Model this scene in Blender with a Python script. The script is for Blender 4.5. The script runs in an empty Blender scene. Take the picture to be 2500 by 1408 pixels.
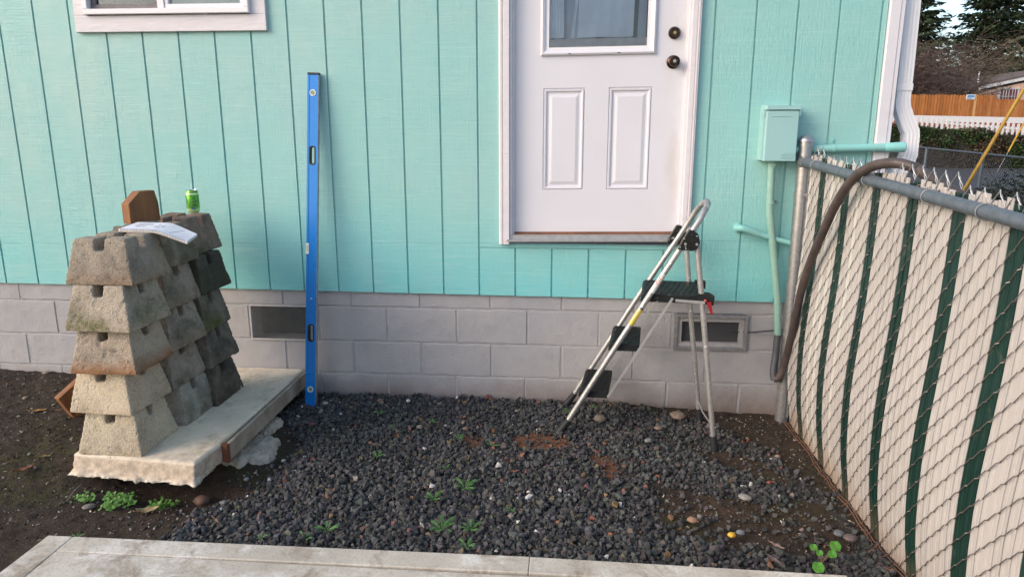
import bpy, bmesh, math, random
import numpy as np
from mathutils import Vector, Matrix, noise as mnoise
random.seed(7); rng = np.random.default_rng(7)
R = math.radians
sc = bpy.context.scene
col = sc.collection

# ------------------------------------------------------------------ camera
F_PX, CX, CY = 1730.0, 1250.0, 704.0
CAM = np.array([3.1386, -3.8785, 1.56])
PITCH, ROLL, YAW = 1.346766, 0.000405, 0.080459
def _rot():
    cp, sp = math.cos(PITCH), math.sin(PITCH); cr, sr = math.cos(ROLL), math.sin(ROLL); cw, sw = math.cos(YAW), math.sin(YAW)
    return (np.array([[cw,-sw,0],[sw,cw,0],[0,0,1]]) @ np.array([[1,0,0],[0,cp,-sp],[0,sp,cp]]) @ np.array([[cr,-sr,0],[sr,cr,0],[0,0,1]]))
CR = _rot()
cd = bpy.data.cameras.new("camera"); cam = bpy.data.objects.new("camera", cd); col.objects.link(cam)
cd.sensor_width = 36.0; cd.lens = F_PX/2500*36.0; cd.clip_end = 2000; cd.clip_start = 0.05
m = Matrix(CR.tolist()).to_4x4(); m.translation = Vector(CAM); cam.matrix_world = m
sc.camera = cam
# ------------------------------------------------------------------ light
SUN_AZ = math.atan2(-0.86, -0.51)      # direction towards the sun (x, y)
SUN_EL = R(28)
w = bpy.data.worlds.new("World"); sc.world = w; w.use_nodes = True
nt = w.node_tree; bg = nt.nodes["Background"]
sky = nt.nodes.new("ShaderNodeTexSky"); sky.sky_type = 'NISHITA'; sky.sun_disc = False
sky.sun_elevation = SUN_EL; sky.sun_rotation = SUN_AZ % (2*math.pi)
sky.air_density = 1.0; sky.dust_density = 2.2; sky.ozone_density = 0.8; sky.altitude = 50
nt.links.new(sky.outputs[0], bg.inputs[0]); bg.inputs[1].default_value = 0.15
sl = bpy.data.lights.new("sun", 'SUN'); sl.energy = 0.80; sl.angle = R(32); sl.color = (1.0, 0.89, 0.80)
so = bpy.data.objects.new("sun", sl); col.objects.link(so)
sd = Vector((math.sin(SUN_AZ)*math.cos(SUN_EL), math.cos(SUN_AZ)*math.cos(SUN_EL), math.sin(SUN_EL)))
so.rotation_euler = sd.to_track_quat('Z', 'Y').to_euler(); so.location = (0,-3,6)
sc.view_settings.view_transform = 'Standard'; sc.view_settings.look = 'None'
sc.view_settings.exposure = 0.95; sc.view_settings.gamma = 1.0
# ------------------------------------------------------------------ helpers
def _ray(u, v):
    return CR @ np.array([(u-CX)/F_PX, -(v-CY)/F_PX, -1.0])
def at_z(u, v, z): d = _ray(u, v); return Vector(CAM + (z-CAM[2])/d[2]*d)
def at_y(u, v, y): d = _ray(u, v); return Vector(CAM + (y-CAM[1])/d[1]*d)
def at_x(u, v, x): d = _ray(u, v); return Vector(CAM + (x-CAM[0])/d[0]*d)

def tag(o, label=None, cat=None, group=None, kind=None):
    if label: o["label"] = label
    if cat: o["category"] = cat
    if group: o["group"] = group
    if kind: o["kind"] = kind
    return o
def empty(name, loc=(0,0,0), rz=0.0):
    o = bpy.data.objects.new(name, None); col.objects.link(o); o.location = loc; o.rotation_euler = (0,0,rz); o.empty_display_size = .1
    return o
class MB:
    def __init__(s): s.v = []; s.f = []
    def add(s, v, f):
        n = len(s.v); s.v += [tuple(p) for p in v]; s.f += [tuple(i+n for i in q) for q in f]; return s
    def box(s, a, b):
        x0,y0,z0 = a; x1,y1,z1 = b
        return s.add([(x0,y0,z0),(x1,y0,z0),(x1,y1,z0),(x0,y1,z0),(x0,y0,z1),(x1,y0,z1),(x1,y1,z1),(x0,y1,z1)],
                     [(0,3,2,1),(4,5,6,7),(0,1,5,4),(1,2,6,5),(2,3,7,6),(3,0,4,7)])
    def fbox(s, a, b, c=.003):
        """box whose face towards -y has chamfered edges"""
        x0,y0,z0 = a; x1,y1,z1 = b
        v = [(x0+c,y0,z0+c),(x1-c,y0,z0+c),(x1-c,y0,z1-c),(x0+c,y0,z1-c),(x0,y0+c,z0),(x1,y0+c,z0),(x1,y0+c,z1),(x0,y0+c,z1),(x0,y1,z0),(x1,y1,z0),(x1,y1,z1),(x0,y1,z1)]
        return s.add(v, [(0,1,2,3),(4,5,1,0),(5,6,2,1),(6,7,3,2),(7,4,0,3),(8,9,5,4),(9,10,6,5),(10,11,7,6),(11,8,4,7),(11,10,9,8)])
    def tube(s, pts, r, n=8, closed=False, cap=True, sx=1.0):
        pts = [Vector(p) for p in pts]; N = len(pts); rr = r if hasattr(r,'__len__') else [r]*N
        up = Vector((0,0,1)); t0 = (pts[1]-pts[0]).normalized()
        if abs(t0.dot(up)) > .95: up = Vector((1,0,0))
        nrm = (up - t0*up.dot(t0)).normalized(); base = len(s.v)
        for i,p in enumerate(pts):
            a = pts[i-1] if (i>0 or closed) else pts[i]; b = pts[(i+1)%N] if (i<N-1 or closed) else pts[i]
            t = (b-a).normalized() if (b-a).length>1e-9 else t0
            nrm = (nrm - t*nrm.dot(t)); nrm = nrm.normalized() if nrm.length>1e-6 else t.orthogonal().normalized()
            bn = t.cross(nrm)
            for k in range(n):
                an = 2*math.pi*k/n; s.v.append(tuple(p + (nrm*math.cos(an)+bn*math.sin(an)*sx)*rr[i]))
        for i in range(N if closed else N-1):
            j = (i+1)%N
            for k in range(n):
                k2 = (k+1)%n; s.f.append((base+i*n+k, base+i*n+k2, base+j*n+k2, base+j*n+k))
        if cap and not closed:
            s.f.append(tuple(base+k for k in range(n))[::-1]); s.f.append(tuple(base+(N-1)*n+k for k in range(n)))
        return s
    def lathe(s, prof, c, axis='z', n=20):
        base = len(s.v); c = Vector(c)
        for r,h in prof:
            for k in range(n):
                a = 2*math.pi*k/n; x,y = r*math.cos(a), r*math.sin(a)
                p = Vector((x,y,h)) if axis=='z' else (Vector((x,-h,y)) if axis=='-y' else Vector((h,x,y)))
                s.v.append(tuple(c+p))
        for i in range(len(prof)-1):
            for k in range(n):
                k2 = (k+1)%n; s.f.append((base+i*n+k, base+i*n+k2, base+(i+1)*n+k2, base+(i+1)*n+k))
        s.f.append(tuple(base+k for k in range(n))[::-1]); s.f.append(tuple(base+(len(prof)-1)*n+k for k in range(n)))
        return s
    def prism(s, poly, off):
        """extrude polygon (3d pts) along off"""
        n = len(poly); off = Vector(off); a = [Vector(p) for p in poly]; b = [p+off for p in a]
        return s.add([tuple(p) for p in a+b], [tuple(range(n)), tuple(range(n,2*n))[::-1]] + [(i, i+n, (i+1)%n+n, (i+1)%n) for i in range(n)])
    def mesh(s, name, smooth=False, angle=None):
        me = bpy.data.meshes.new(name); me.from_pydata(s.v, [], s.f); me.update()
        bm = bmesh.new(); bm.from_mesh(me); bmesh.ops.recalc_face_normals(bm, faces=bm.faces); bm.to_mesh(me); bm.free()
        if smooth:
            me.polygons.foreach_set("use_smooth", [True]*len(me.polygons))
            if angle:
                try: me.set_sharp_from_angle(angle=R(angle))
                except Exception: pass
        return me
    def build(s, name, mat, parent=None, smooth=False, angle=40):
        return link(name, s.mesh(name, smooth, angle), mat, parent)
def link(name, me, mat, parent=None):
    o = bpy.data.objects.new(name, me); col.objects.link(o)
    if mat is not None and not me.materials: me.materials.append(mat)
    if parent is not None:
        o.parent = parent
        # keep world-coordinate geometry where it is
        M = Matrix.Identity(4); q = parent
        while q is not None:
            M = Matrix.LocRotScale(q.location, q.rotation_euler, q.scale) @ q.matrix_parent_inverse.to_4x4() if False else (q.matrix_parent_inverse @ Matrix.LocRotScale(q.location, q.rotation_euler, q.scale)) @ M if False else M
            q = None
        o.matrix_parent_inverse = world_of(parent).inverted()
    return o
def world_of(o):
    L = Matrix.LocRotScale(o.location, o.rotation_euler, o.scale)
    if o.parent: return world_of(o.parent) @ o.matrix_parent_inverse @ L
    return L
def local_child(name, me, mat, parent):
    o = bpy.data.objects.new(name, me); col.objects.link(o)
    if mat is not None and not me.materials: me.materials.append(mat)
    o.parent = parent; return o
def bez(pts, n=12):
    """Catmull-Rom through points"""
    P = [Vector(p) for p in pts]; P = [P[0]*2-P[1]] + P + [P[-1]*2-P[-2]]; out = []
    for i in range(1, len(P)-2):
        a,b,c,d = P[i-1],P[i],P[i+1],P[i+2]
        for k in range(n):
            t = k/n; out.append(.5*((2*b)+(c-a)*t+(2*a-5*b+4*c-d)*t*t+(3*b-a-3*c+d)*t**3))
    out.append(P[-2]); return out
def fbm2(x, y, sc_, seed=0, octv=4):
    """numpy value noise 0..1"""
    out = np.zeros_like(x, dtype=float); amp = 1; tot = 0
    for o in range(octv):
        g = np.random.default_rng(seed*31+o).random((64,64)); X = x*sc_*(2**o)+seed*3.1; Y = y*sc_*(2**o)+seed*7.7
        xi = np.floor(X).astype(int); yi = np.floor(Y).astype(int); fx = X-xi; fy = Y-yi; fx = fx*fx*(3-2*fx); fy = fy*fy*(3-2*fy)
        a = g[xi%64, yi%64]; b = g[(xi+1)%64, yi%64]; c = g[xi%64,(yi+1)%64]; d = g[(xi+1)%64,(yi+1)%64]
        out += amp*((a*(1-fx)+b*fx)*(1-fy)+(c*(1-fx)+d*fx)*fy); tot += amp; amp *= .5
    return out/tot
def sstep(a, b, x): t = np.clip((x-a)/(b-a), 0, 1); return t*t*(3-2*t)
def poly_mask(x, y, P):
    inside = np.zeros(x.shape, bool); n = len(P)
    for i in range(n):
        x0,y0 = P[i]; x1,y1 = P[(i+1)%n]
        c = ((y0>y)!=(y1>y)) & (x < (x1-x0)*(y-y0)/((y1-y0) if y1!=y0 else 1e-9)+x0); inside ^= c
    return inside
def poly_dist(x, y, P):
    d = np.full(x.shape, 1e9); n = len(P)
    for i in range(n):
        ax,ay = P[i]; bx,by = P[(i+1)%n]; L = (bx-ax)**2+(by-ay)**2
        t = np.clip(((x-ax)*(bx-ax)+(y-ay)*(by-ay))/L, 0, 1); d = np.minimum(d, np.hypot(x-ax-t*(bx-ax), y-ay-t*(by-ay)))
    return np.where(poly_mask(x,y,P), -d, d)
def fast_mesh(name, V, Fc, cols=None, attr="tint", smooth=False):
    """V (n,3), Fc (m,k) arrays"""
    me = bpy.data.meshes.new(name); n,k = Fc.shape
    me.vertices.add(len(V)); me.vertices.foreach_set("co", np.ascontiguousarray(V, dtype=np.float32).ravel())
    me.loops.add(n*k); me.loops.foreach_set("vertex_index", np.ascontiguousarray(Fc, dtype=np.int32).ravel())
    me.polygons.add(n); me.polygons.foreach_set("loop_start", np.arange(0, n*k, k, dtype=np.int32))
    try: me.polygons.foreach_set("loop_total", np.full(n, k, dtype=np.int32))
    except Exception: pass
    me.polygons.foreach_set("use_smooth", np.full(n, smooth))
    me.update(calc_edges=True)
    if cols is not None:
        a = me.color_attributes.new(attr, 'FLOAT_COLOR', 'POINT')
        c = np.ones((len(V),4), np.float32); c[:,:3] = cols; a.data.foreach_set("color", c.ravel())
    me.validate(); return me
# ------------------------------------------------------------------ materials
class NT:
    def __init__(s, name):
        s.m = bpy.data.materials.new(name); s.m.use_nodes = True; s.t = s.m.node_tree; s.b = s.t.nodes["Principled BSDF"]; s.out = s.t.nodes["Material Output"]
        s.co = s.t.nodes.new("ShaderNodeTexCoord").outputs["Object"]
    def n(s, typ, **kw):
        x = s.t.nodes.new(typ)
        for k,v in kw.items(): setattr(x, k, v)
        return x
    def l(s, a, b): s.t.links.new(a, b); return s
    def mapped(s, scale=(1,1,1), rot=(0,0,0), src=None):
        mp = s.n("ShaderNodeMapping"); mp.inputs["Scale"].default_value = scale; mp.inputs["Rotation"].default_value = rot; s.l(src or s.co, mp.inputs["Vector"]); return mp.outputs[0]
    def noise(s, scale=5, detail=5, rough=.55, stretch=None, dist=0, src=None):
        x = s.n("ShaderNodeTexNoise"); x.inputs["Scale"].default_value = scale; x.inputs["Detail"].default_value = detail; x.inputs["Roughness"].default_value = rough; x.inputs["Distortion"].default_value = dist
        s.l(s.mapped(stretch, src=src) if stretch else (src or s.co), x.inputs["Vector"]); return x.outputs["Fac"]
    def voro(s, scale, feature='F1', stretch=None, out="Distance"):
        x = s.n("ShaderNodeTexVoronoi", feature=feature); x.inputs["Scale"].default_value = scale; s.l(s.mapped(stretch) if stretch else s.co, x.inputs["Vector"]); return x.outputs[out]
    def ramp(s, fac, a, b, lo=0.0, hi=1.0):
        x = s.n("ShaderNodeMapRange"); x.clamp = True
        for i,v in zip(("From Min","From Max","To Min","To Max"), (a,b,lo,hi)): x.inputs[i].default_value = v
        s.l(fac, x.inputs["Value"]); return x.outputs[0]
    def math(s, op, a, b=None):
        x = s.n("ShaderNodeMath", operation=op)
        for i,v in enumerate((a,b)):
            if v is None: continue
            if isinstance(v,(int,float)): x.inputs[i].default_value = v
            else: s.l(v, x.inputs[i])
        return x.outputs[0]
    def mix(s, fac, a, b, mode='MIX'):
        x = s.n("ShaderNodeMix", data_type='RGBA', blend_type=mode)
        for sock,v in ((x.inputs[0],fac),(x.inputs[6],a),(x.inputs[7],b)):
            if isinstance(v,(int,float)): sock.default_value = v
            elif isinstance(v,tuple): sock.default_value = (*v[:3],1)
            else: s.l(v, sock)
        return x.outputs[2]
    def sep(s, i, src=None):
        x = s.n("ShaderNodeSeparateXYZ"); s.l(src or s.co, x.inputs[0]); return x.outputs[i]
    def attr(s, name, out="Color"):
        x = s.n("ShaderNodeAttribute"); x.attribute_name = name; return x.outputs[out]
    def col(s, c):
        if isinstance(c, tuple): s.b.inputs["Base Color"].default_value = (*c,1)
        else: s.l(c, s.b.inputs["Base Color"])
        return s
    def set(s, rough=.6, metal=0.0, spec=.5):
        for k,v in (("Roughness",rough),("Metallic",metal),("Specular IOR Level",spec)):
            if isinstance(v,(int,float)): s.b.inputs[k].default_value = v
            else: s.l(v, s.b.inputs[k])
        return s
    def bump(s, h, strength=.5, dist=.002):
        x = s.n("ShaderNodeBump"); x.inputs["Strength"].default_value = strength; x.inputs["Distance"].default_value = dist; s.l(h, x.inputs["Height"])
        s.l(x.outputs[0], s.b.inputs["Normal"]); return s
def simple(name, c, c2=None, rough=.5, metal=0.0, nscale=20, bump=.2, bdist=.001, bscale=80, stretch=None, spec=.5, speck=None):
    t = NT(name); f = t.noise(nscale, 5, stretch=stretch)
    cc = t.mix(t.ramp(f,.35,.65), c, c2 or tuple(k*.8 for k in c))
    if speck: cc = t.mix(t.ramp(t.noise(speck[1],2), speck[2], speck[2]+.03), cc, speck[0])
    t.col(cc).set(t.ramp(f,.3,.7,rough*.85,min(1,rough*1.15)), metal, spec)
    if bump: t.bump(t.noise(bscale,4,stretch=stretch), bump, bdist)
    return t.m
def m_siding(name, wrinkle):
    t = NT(name)
    big = t.noise(1.3, 4); mid = t.noise(7, 5, stretch=(1,1,.45)); fine = t.noise(30, 4, stretch=(.35,1,5))
    c = t.mix(t.ramp(big,.35,.68), (.265,.535,.505), (.315,.53,.495))
    low_cyan = t.ramp(t.math('ADD', t.sep(2), t.math('MULTIPLY', t.noise(1.1,4,.6),-.5)), .95,.35); c = t.mix(low_cyan, c, (.185,.56,.56))  # colour turns to a more saturated cyan towards the bottom
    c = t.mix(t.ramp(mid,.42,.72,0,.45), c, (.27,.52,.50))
    upper_grey = t.math('MULTIPLY', t.ramp(t.noise(3.2,5,.6),.42,.62), t.ramp(t.math('ADD', t.math('MULTIPLY', t.sep(0),-.22), t.math('MULTIPLY', t.sep(2),.35)), -.05,.62))
    c = t.mix(t.math('MULTIPLY', upper_grey,.5), c, (.42,.56,.52))  # paler, greyer patches, stronger towards the upper left
    c = t.mix(t.ramp(fine,.56,.70,0,.40), c, (.20,.43,.41)); c = t.mix(t.ramp(t.noise(26,4,.7,stretch=(.10,1,4)),.54,.66,0,.35), c, (.46,.66,.61)); c = t.mix(t.ramp(t.noise(1.9,6,.7),.50,.66,0,.35), c, (.24,.52,.51))
    t.col(c).set(.42, 0, .45)
    saw = t.noise(10, 3, .6, stretch=(.5,1,26)); brush = t.noise(10, 4, .6, stretch=(12,1,.6)); lump = t.noise(60, 5, .6, stretch=(1,1,.55), dist=.8)
    knot = t.noise(8, 3, .5, stretch=(3.0,1,.5), dist=1.5)
    h = t.math('ADD', t.math('MULTIPLY', t.ramp(saw,.3,.62), .55 if not wrinkle else .22), t.math('MULTIPLY', t.ramp(brush,.35,.65), .30 if not wrinkle else .35))
    h = t.math('ADD', h, t.math('MULTIPLY', lump, .7 if not wrinkle else 1.5)); h = t.math('ADD', h, t.math('MULTIPLY', knot, .4))
    h = t.math('MULTIPLY', h, t.ramp(t.noise(2.2,4,.6),.35,.62,.35,1.15)); t.bump(h, .55, .0032); return t.m
M = {}
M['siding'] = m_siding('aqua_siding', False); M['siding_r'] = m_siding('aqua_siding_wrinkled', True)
def m_block():
    t = NT('painted_block'); a = t.noise(2.2,4); b = t.noise(14,5)
    c = t.mix(t.ramp(a,.35,.65), (.385,.365,.365), (.345,.335,.35)); c = t.mix(t.ramp(b,.5,.75,0,.3), c, (.28,.27,.27))
    z = t.sep(2); st = t.ramp(t.math('ADD', z, t.math('MULTIPLY', t.noise(5,6,.75), .22)), .25, .075)
    c = t.mix(t.math('MULTIPLY', st, .75), c, (.16,.10,.07))
    t.col(c).set(.62, 0, .4)
    h = t.math('ADD', t.math('MULTIPLY', t.noise(110,5,.6),.6), t.math('MULTIPLY', t.ramp(t.noise(30,4),.62,.72),-.35)); h = t.math('ADD', h, t.math('MULTIPLY', t.noise(7,4), 3.2))
    t.bump(h, .75, .004); return t.m
M['block'] = m_block()
M['mortar'] = simple('painted_mortar', (.36,.345,.35), (.31,.295,.30), .75, bump=.8, bdist=.004, bscale=60)
M['white'] = simple('white_trim_paint', (.69,.655,.685), (.66,.63,.66), .42, nscale=4, bump=.5, bdist=.0015, bscale=14, stretch=(1,1,5))
M['white_trim'] = simple('white_rough_board', (.69,.64,.655), (.655,.61,.63), .5, nscale=5, bump=.9, bdist=.003, bscale=16, stretch=(1,1,4))
M['vinyl'] = simple('white_vinyl', (.80,.77,.78), (.76,.73,.75), .3, nscale=3, bump=0)
def m_door():
    t = NT('white_door'); x = t.sep(0); c = t.mix(t.ramp(t.noise(2.5,4),.35,.65), (.655,.635,.675), (.635,.615,.65))
    g = t.math('MULTIPLY', t.ramp(t.math('ABSOLUTE', t.math('SUBTRACT', x, 3.69)), .07,.0), t.ramp(t.noise(7,5,.65,stretch=(1.5,1,.5)),.45,.72))
    c = t.mix(t.math('MULTIPLY', g,.55), c, (.50,.42,.33)); c = t.mix(t.ramp(t.noise(34,3),.74,.77,0,.6), c, (.45,.44,.44))
    t.col(c).set(.38,0,.5).bump(t.noise(90,3), .12, .001); return t.m
M['door'] = m_door()
M['glass'] = None
def m_glass():
    t = NT('window_glass'); t.t.nodes.remove(t.b)
    tr = t.n("ShaderNodeBsdfTransparent"); tr.inputs[0].default_value = (.955,.97,.98,1); gl = t.n("ShaderNodeBsdfGlossy"); gl.inputs["Roughness"].default_value = .02
    fr = t.n("ShaderNodeFresnel"); fr.inputs[0].default_value = 1.55; mx = t.n("ShaderNodeMixShader")
    t.l(fr.outputs[0], mx.inputs[0]).l(tr.outputs[0], mx.inputs[1]).l(gl.outputs[0], mx.inputs[2]).l(mx.outputs[0], t.out.inputs[0]); return t.m
M['glass'] = m_glass()
M['curtain'] = simple('grey_blue_curtain', (.66,.72,.84), (.54,.60,.72), .9, nscale=9, bump=.4, bdist=.001, bscale=400)
M['grey_rail'] = simple('grey_rail', (.42,.38,.42), None, .5, bump=0)
M['blind'] = simple('pale_blind', (.62,.66,.56), (.55,.60,.50), .8, nscale=6, bump=0)
M['brown_sash'] = simple('taupe_sash', (.17,.145,.15), None, .5, bump=0)
M['dark'] = simple('dark_void', (.012,.013,.013), None, .9, bump=0)
M['bronze'] = simple('oil_rubbed_bronze', (.035,.022,.016), (.06,.035,.025), .25, .85, nscale=60, bump=.1)
M['brass'] = simple('worn_brass', (.55,.38,.15), None, .3, 1.0, bump=0)
M['alu'] = simple('scuffed_aluminium', (.50,.49,.48), (.38,.37,.37), .46, .70, nscale=40, bump=.3, bdist=.0006, speck=((.75,.78,.78),55,.66))
M['alu_dull'] = simple('dull_aluminium', (.50,.49,.49), (.40,.39,.40), .45, .7, nscale=25, bump=.2, bdist=.0005)
M['galv'] = simple('galvanised_steel', (.46,.45,.46), (.34,.335,.345), .40, .8, nscale=55, bump=.25, bdist=.0006)
M['galv_paint'] = simple('grey_painted_pipe', (.16,.185,.215), (.12,.14,.165), .5, .45, nscale=30, bump=.3, bdist=.0008)
M['wire'] = simple('weathered_wire', (.23,.195,.17), (.14,.11,.095), .5, .6, nscale=30, bump=0)
M['wire_new'] = simple('zinc_wire', (.36,.36,.37), (.26,.26,.27), .5, .6, nscale=30, bump=0)
M['rusty'] = simple('muddy_rusty_wire', (.20,.095,.05), (.12,.06,.035), .85, .1, nscale=30, bump=.3)
M['black_plastic'] = simple('black_plastic_step', (.008,.009,.010), (.014,.016,.017), .55, bump=.3, bscale=120, spec=.25, speck=((.30,.36,.35),70,.70))
M['black_paintspots'] = simple('black_hinge_plate', (.010,.010,.011), None, .3, nscale=20, bump=0, speck=((.45,.58,.56),90,.66))
M['rubber'] = simple('black_rubber', (.016,.017,.02), None, .6, bump=.2)
M['red'] = simple('red_lever', (.30,.008,.012), None, .35, bump=0)
M['yellow'] = simple('yellow_sticker', (.75,.55,.03), (.55,.40,.04), .5, nscale=150, bump=0)
M['redprint'] = simple('red_print', (.55,.05,.04), None, .5, bump=0)
M['sticker'] = simple('white_sticker', (.68,.68,.66), None, .5, bump=0)
M['ink'] = simple('dark_ink', (.03,.03,.05), None, .6, bump=0)
M['blue'] = simple('blue_anodised', (.006,.19,.58), (.006,.17,.53), .30, .1, nscale=8, bump=.15, bdist=.0005)
M['blue_dark'] = simple('blue_flange', (.010,.14,.52), None, .34, .1, nscale=8, bump=0)
M['vial'] = simple('vial_housing', (.72,.74,.72), None, .3, bump=0)
M['vialgreen'] = simple('vial_fluid', (.24,.30,.16), None, .1, bump=0)
M['box_paint'] = simple('aqua_box_paint', (.31,.51,.50), (.295,.49,.485), .42, nscale=5, bump=.15, bdist=.001, bscale=25)
M['pipe_paint'] = simple('aqua_pipe_paint', (.23,.54,.51), (.25,.50,.46), .35, nscale=9, bump=.25, bdist=.001, bscale=40)
def m_hose(name, c, c2):
    t = NT(name); t.col(t.mix(t.ramp(t.noise(14,4),.35,.65), c, c2)).set(.5).bump(t.noise(120,3),.2,.001); return t.m
M['hose_green'] = m_hose('aqua_flexible_conduit', (.25,.42,.355), (.22,.38,.32)); M['hose_grey'] = m_hose('grey_flexible_conduit', (.075,.08,.09), (.06,.062,.072)); M['hose_brown'] = m_hose('brown_flexible_conduit', (.085,.062,.056), (.055,.042,.04))
def m_slat(name, c, c2, dk=.7):
    t = NT(name); base = t.mix(t.ramp(t.noise(2,3),.35,.65), c, c2)
    z = t.sep(2); dirt = t.ramp(t.math('ADD', z, t.math('MULTIPLY', t.noise(7,5,.65), .16)), .20, .04)
    base = t.mix(t.math('MULTIPLY', dirt,dk), base, (.27,.17,.10)); base = t.mix(t.ramp(t.noise(11,6,.7),.60,.74,0,.25), base, (.30,.26,.21)); t.col(base).set(.42,0,.4); return t.m
M['slat'] = m_slat('almond_slat', (.425,.395,.378), (.40,.368,.35)); M['slat_green'] = m_slat('dark_green_slat', (.006,.026,.020), (.008,.032,.025), .25)
M['slat_grey'] = m_slat('weathered_slat', (.53,.53,.49), (.50,.47,.43))
def m_wood(name, c, c2):
    t = NT(name); g = t.noise(22, 4, stretch=(1,1,.12), dist=.6); t.col(t.mix(t.ramp(g,.35,.65), c, c2)).set(.7).bump(g,.4,.002); return t.m
M['timber'] = m_wood('treated_timber', (.27,.11,.038), (.16,.065,.026)); M['old_wood'] = m_wood('weathered_wood', (.26,.19,.135), (.13,.09,.065))
M['greywood'] = m_wood('grey_weathered_wood', (.20,.18,.155), (.12,.105,.09))
M['paper'] = simple('notebook_paper', (.80,.80,.86), None, .7, nscale=10, bump=0)
M['cardboard'] = simple('notebook_cardboard', (.50,.40,.32), None, .8, bump=0)
def m_can():
    t = NT('green_can'); a = t.noise(28,3,stretch=(1,1,.6),dist=1.0); z = t.sep(2)
    c = t.mix(t.ramp(a,.4,.62), (.045,.25,.035), (.20,.50,.06)); c = t.mix(t.ramp(z,.030,.018), c, (.55,.75,.35)); c = t.mix(t.math('MULTIPLY', t.ramp(z,.095,.10), t.ramp(z,.108,.103)), c, (.62,.78,.40))
    t.col(c).set(.28,.55); return t.m
M['can'] = m_can(); M['can_ink'] = simple('dark_blue_print', (.01,.03,.11), None, .3, bump=0); M['can_blue'] = simple('blue_wave_print', (.01,.18,.42), None, .3, bump=0)
M['tin'] = simple('can_aluminium', (.75,.75,.76), None, .2, .95, bump=0)

def m_pier(i, base, base2, moss, dark, rust):
    base = (base[0]*1.24, base[1]*1.16, base[2]*1.06); base2 = (base2[0]*1.20, base2[1]*1.12, base2[2]*1.02)
    t = NT('pier_concrete'); g = t.noise(230,3,.7); b = t.noise(5,5,.6); z = t.sep(2)
    c = t.mix(t.ramp(b,.35,.65), base, base2)
    c = t.mix(t.ramp(g,.42,.60), t.mix(.42, c, (.07,.06,.05)), c); c = t.mix(t.ramp(g,.60,.72), c, t.mix(.32, c, (.74,.65,.53))); c = t.mix(t.ramp(t.noise(3.5,6,.7,dist=.6),.48,.66,0,.5), c, t.mix(1.0, c, (.62,.54,.46), 'MULTIPLY'))
    if dark: c = t.mix(t.ramp(t.noise(7,6,.7,dist=.5), .60-.34*dark, .88-.34*dark, 0, .85), c, (.050,.044,.038))
    if rust: c = t.mix(t.math('MULTIPLY', t.ramp(t.math('ADD', z, t.math('MULTIPLY', t.noise(13,4),.1)), .12,.05), rust), c, (.30,.135,.06))
    if moss: c = t.mix(t.math('MULTIPLY', t.math('MULTIPLY', t.ramp(t.noise(11,5,.65),.42,.66), t.ramp(z,.13,.02,.35,1.0)), moss), c, (.115,.115,.035))
    t.col(c).set(.92,0,.25)
    h = t.math('ADD', t.math('MULTIPLY', g,.7), t.math('MULTIPLY', t.noise(100,4,.65), 1.3)); h = t.math('ADD', h, t.math('MULTIPLY', t.ramp(t.noise(45,3),.60,.70), -.8)); t.bump(h, 1.0, .0060); return t.m
def m_slab():
    t = NT('slab_concrete'); a = t.noise(3,5,.6); b = t.noise(45,4,.6); z = t.sep(2)
    c = t.mix(t.ramp(a,.35,.62), (.76,.65,.50), (.56,.475,.37)); c = t.mix(t.ramp(b,.52,.75,0,.5), c, (.76,.71,.62)); c = t.mix(t.ramp(t.noise(5,6,.75),.50,.68,0,.75), c, (.26,.215,.165))
    c = t.mix(t.ramp(t.noise(80,2),.70,.73,0,.8), c, (.10,.085,.07))
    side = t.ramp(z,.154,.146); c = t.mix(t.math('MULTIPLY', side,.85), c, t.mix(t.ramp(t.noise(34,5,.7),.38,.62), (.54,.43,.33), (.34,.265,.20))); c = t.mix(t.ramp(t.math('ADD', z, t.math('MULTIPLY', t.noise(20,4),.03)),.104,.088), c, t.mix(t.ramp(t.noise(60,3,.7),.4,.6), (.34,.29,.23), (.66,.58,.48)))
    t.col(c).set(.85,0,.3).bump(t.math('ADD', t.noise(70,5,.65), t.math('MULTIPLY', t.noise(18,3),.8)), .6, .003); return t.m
M['slab'] = m_slab()
def m_walk():
    t = NT('walk_concrete'); a = t.noise(2.6,5,.65); b = t.noise(60,4,.6)
    c = t.mix(t.ramp(a,.35,.65), (.58,.53,.45), (.42,.375,.31)); c = t.mix(t.ramp(t.noise(5.5,6,.7),.48,.60,0,.7), c, (.70,.665,.61)); c = t.mix(t.ramp(b,.55,.75,0,.5), c, (.27,.235,.19))
    c = t.mix(t.ramp(t.noise(6,6,.75,dist=.6),.50,.66,0,.8), c, (.25,.19,.135)); c = t.mix(t.ramp(t.noise(3.3,5,.7),.58,.70,0,.5), c, (.24,.23,.11)); c = t.mix(t.ramp(t.noise(150,3,.7),.56,.70,0,.6), c, (.16,.13,.10))
    t.col(c).set(.88,0,.3).bump(t.math('ADD', t.noise(95,5,.65), t.math('MULTIPLY', t.noise(20,3),.5)), .5, .003); return t.m
M['walk'] = m_walk()
M['spill'] = simple('spilled_concrete', (.50,.44,.36), (.34,.295,.24), .95, nscale=25, bump=1.0, bdist=.008, bscale=60)
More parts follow.
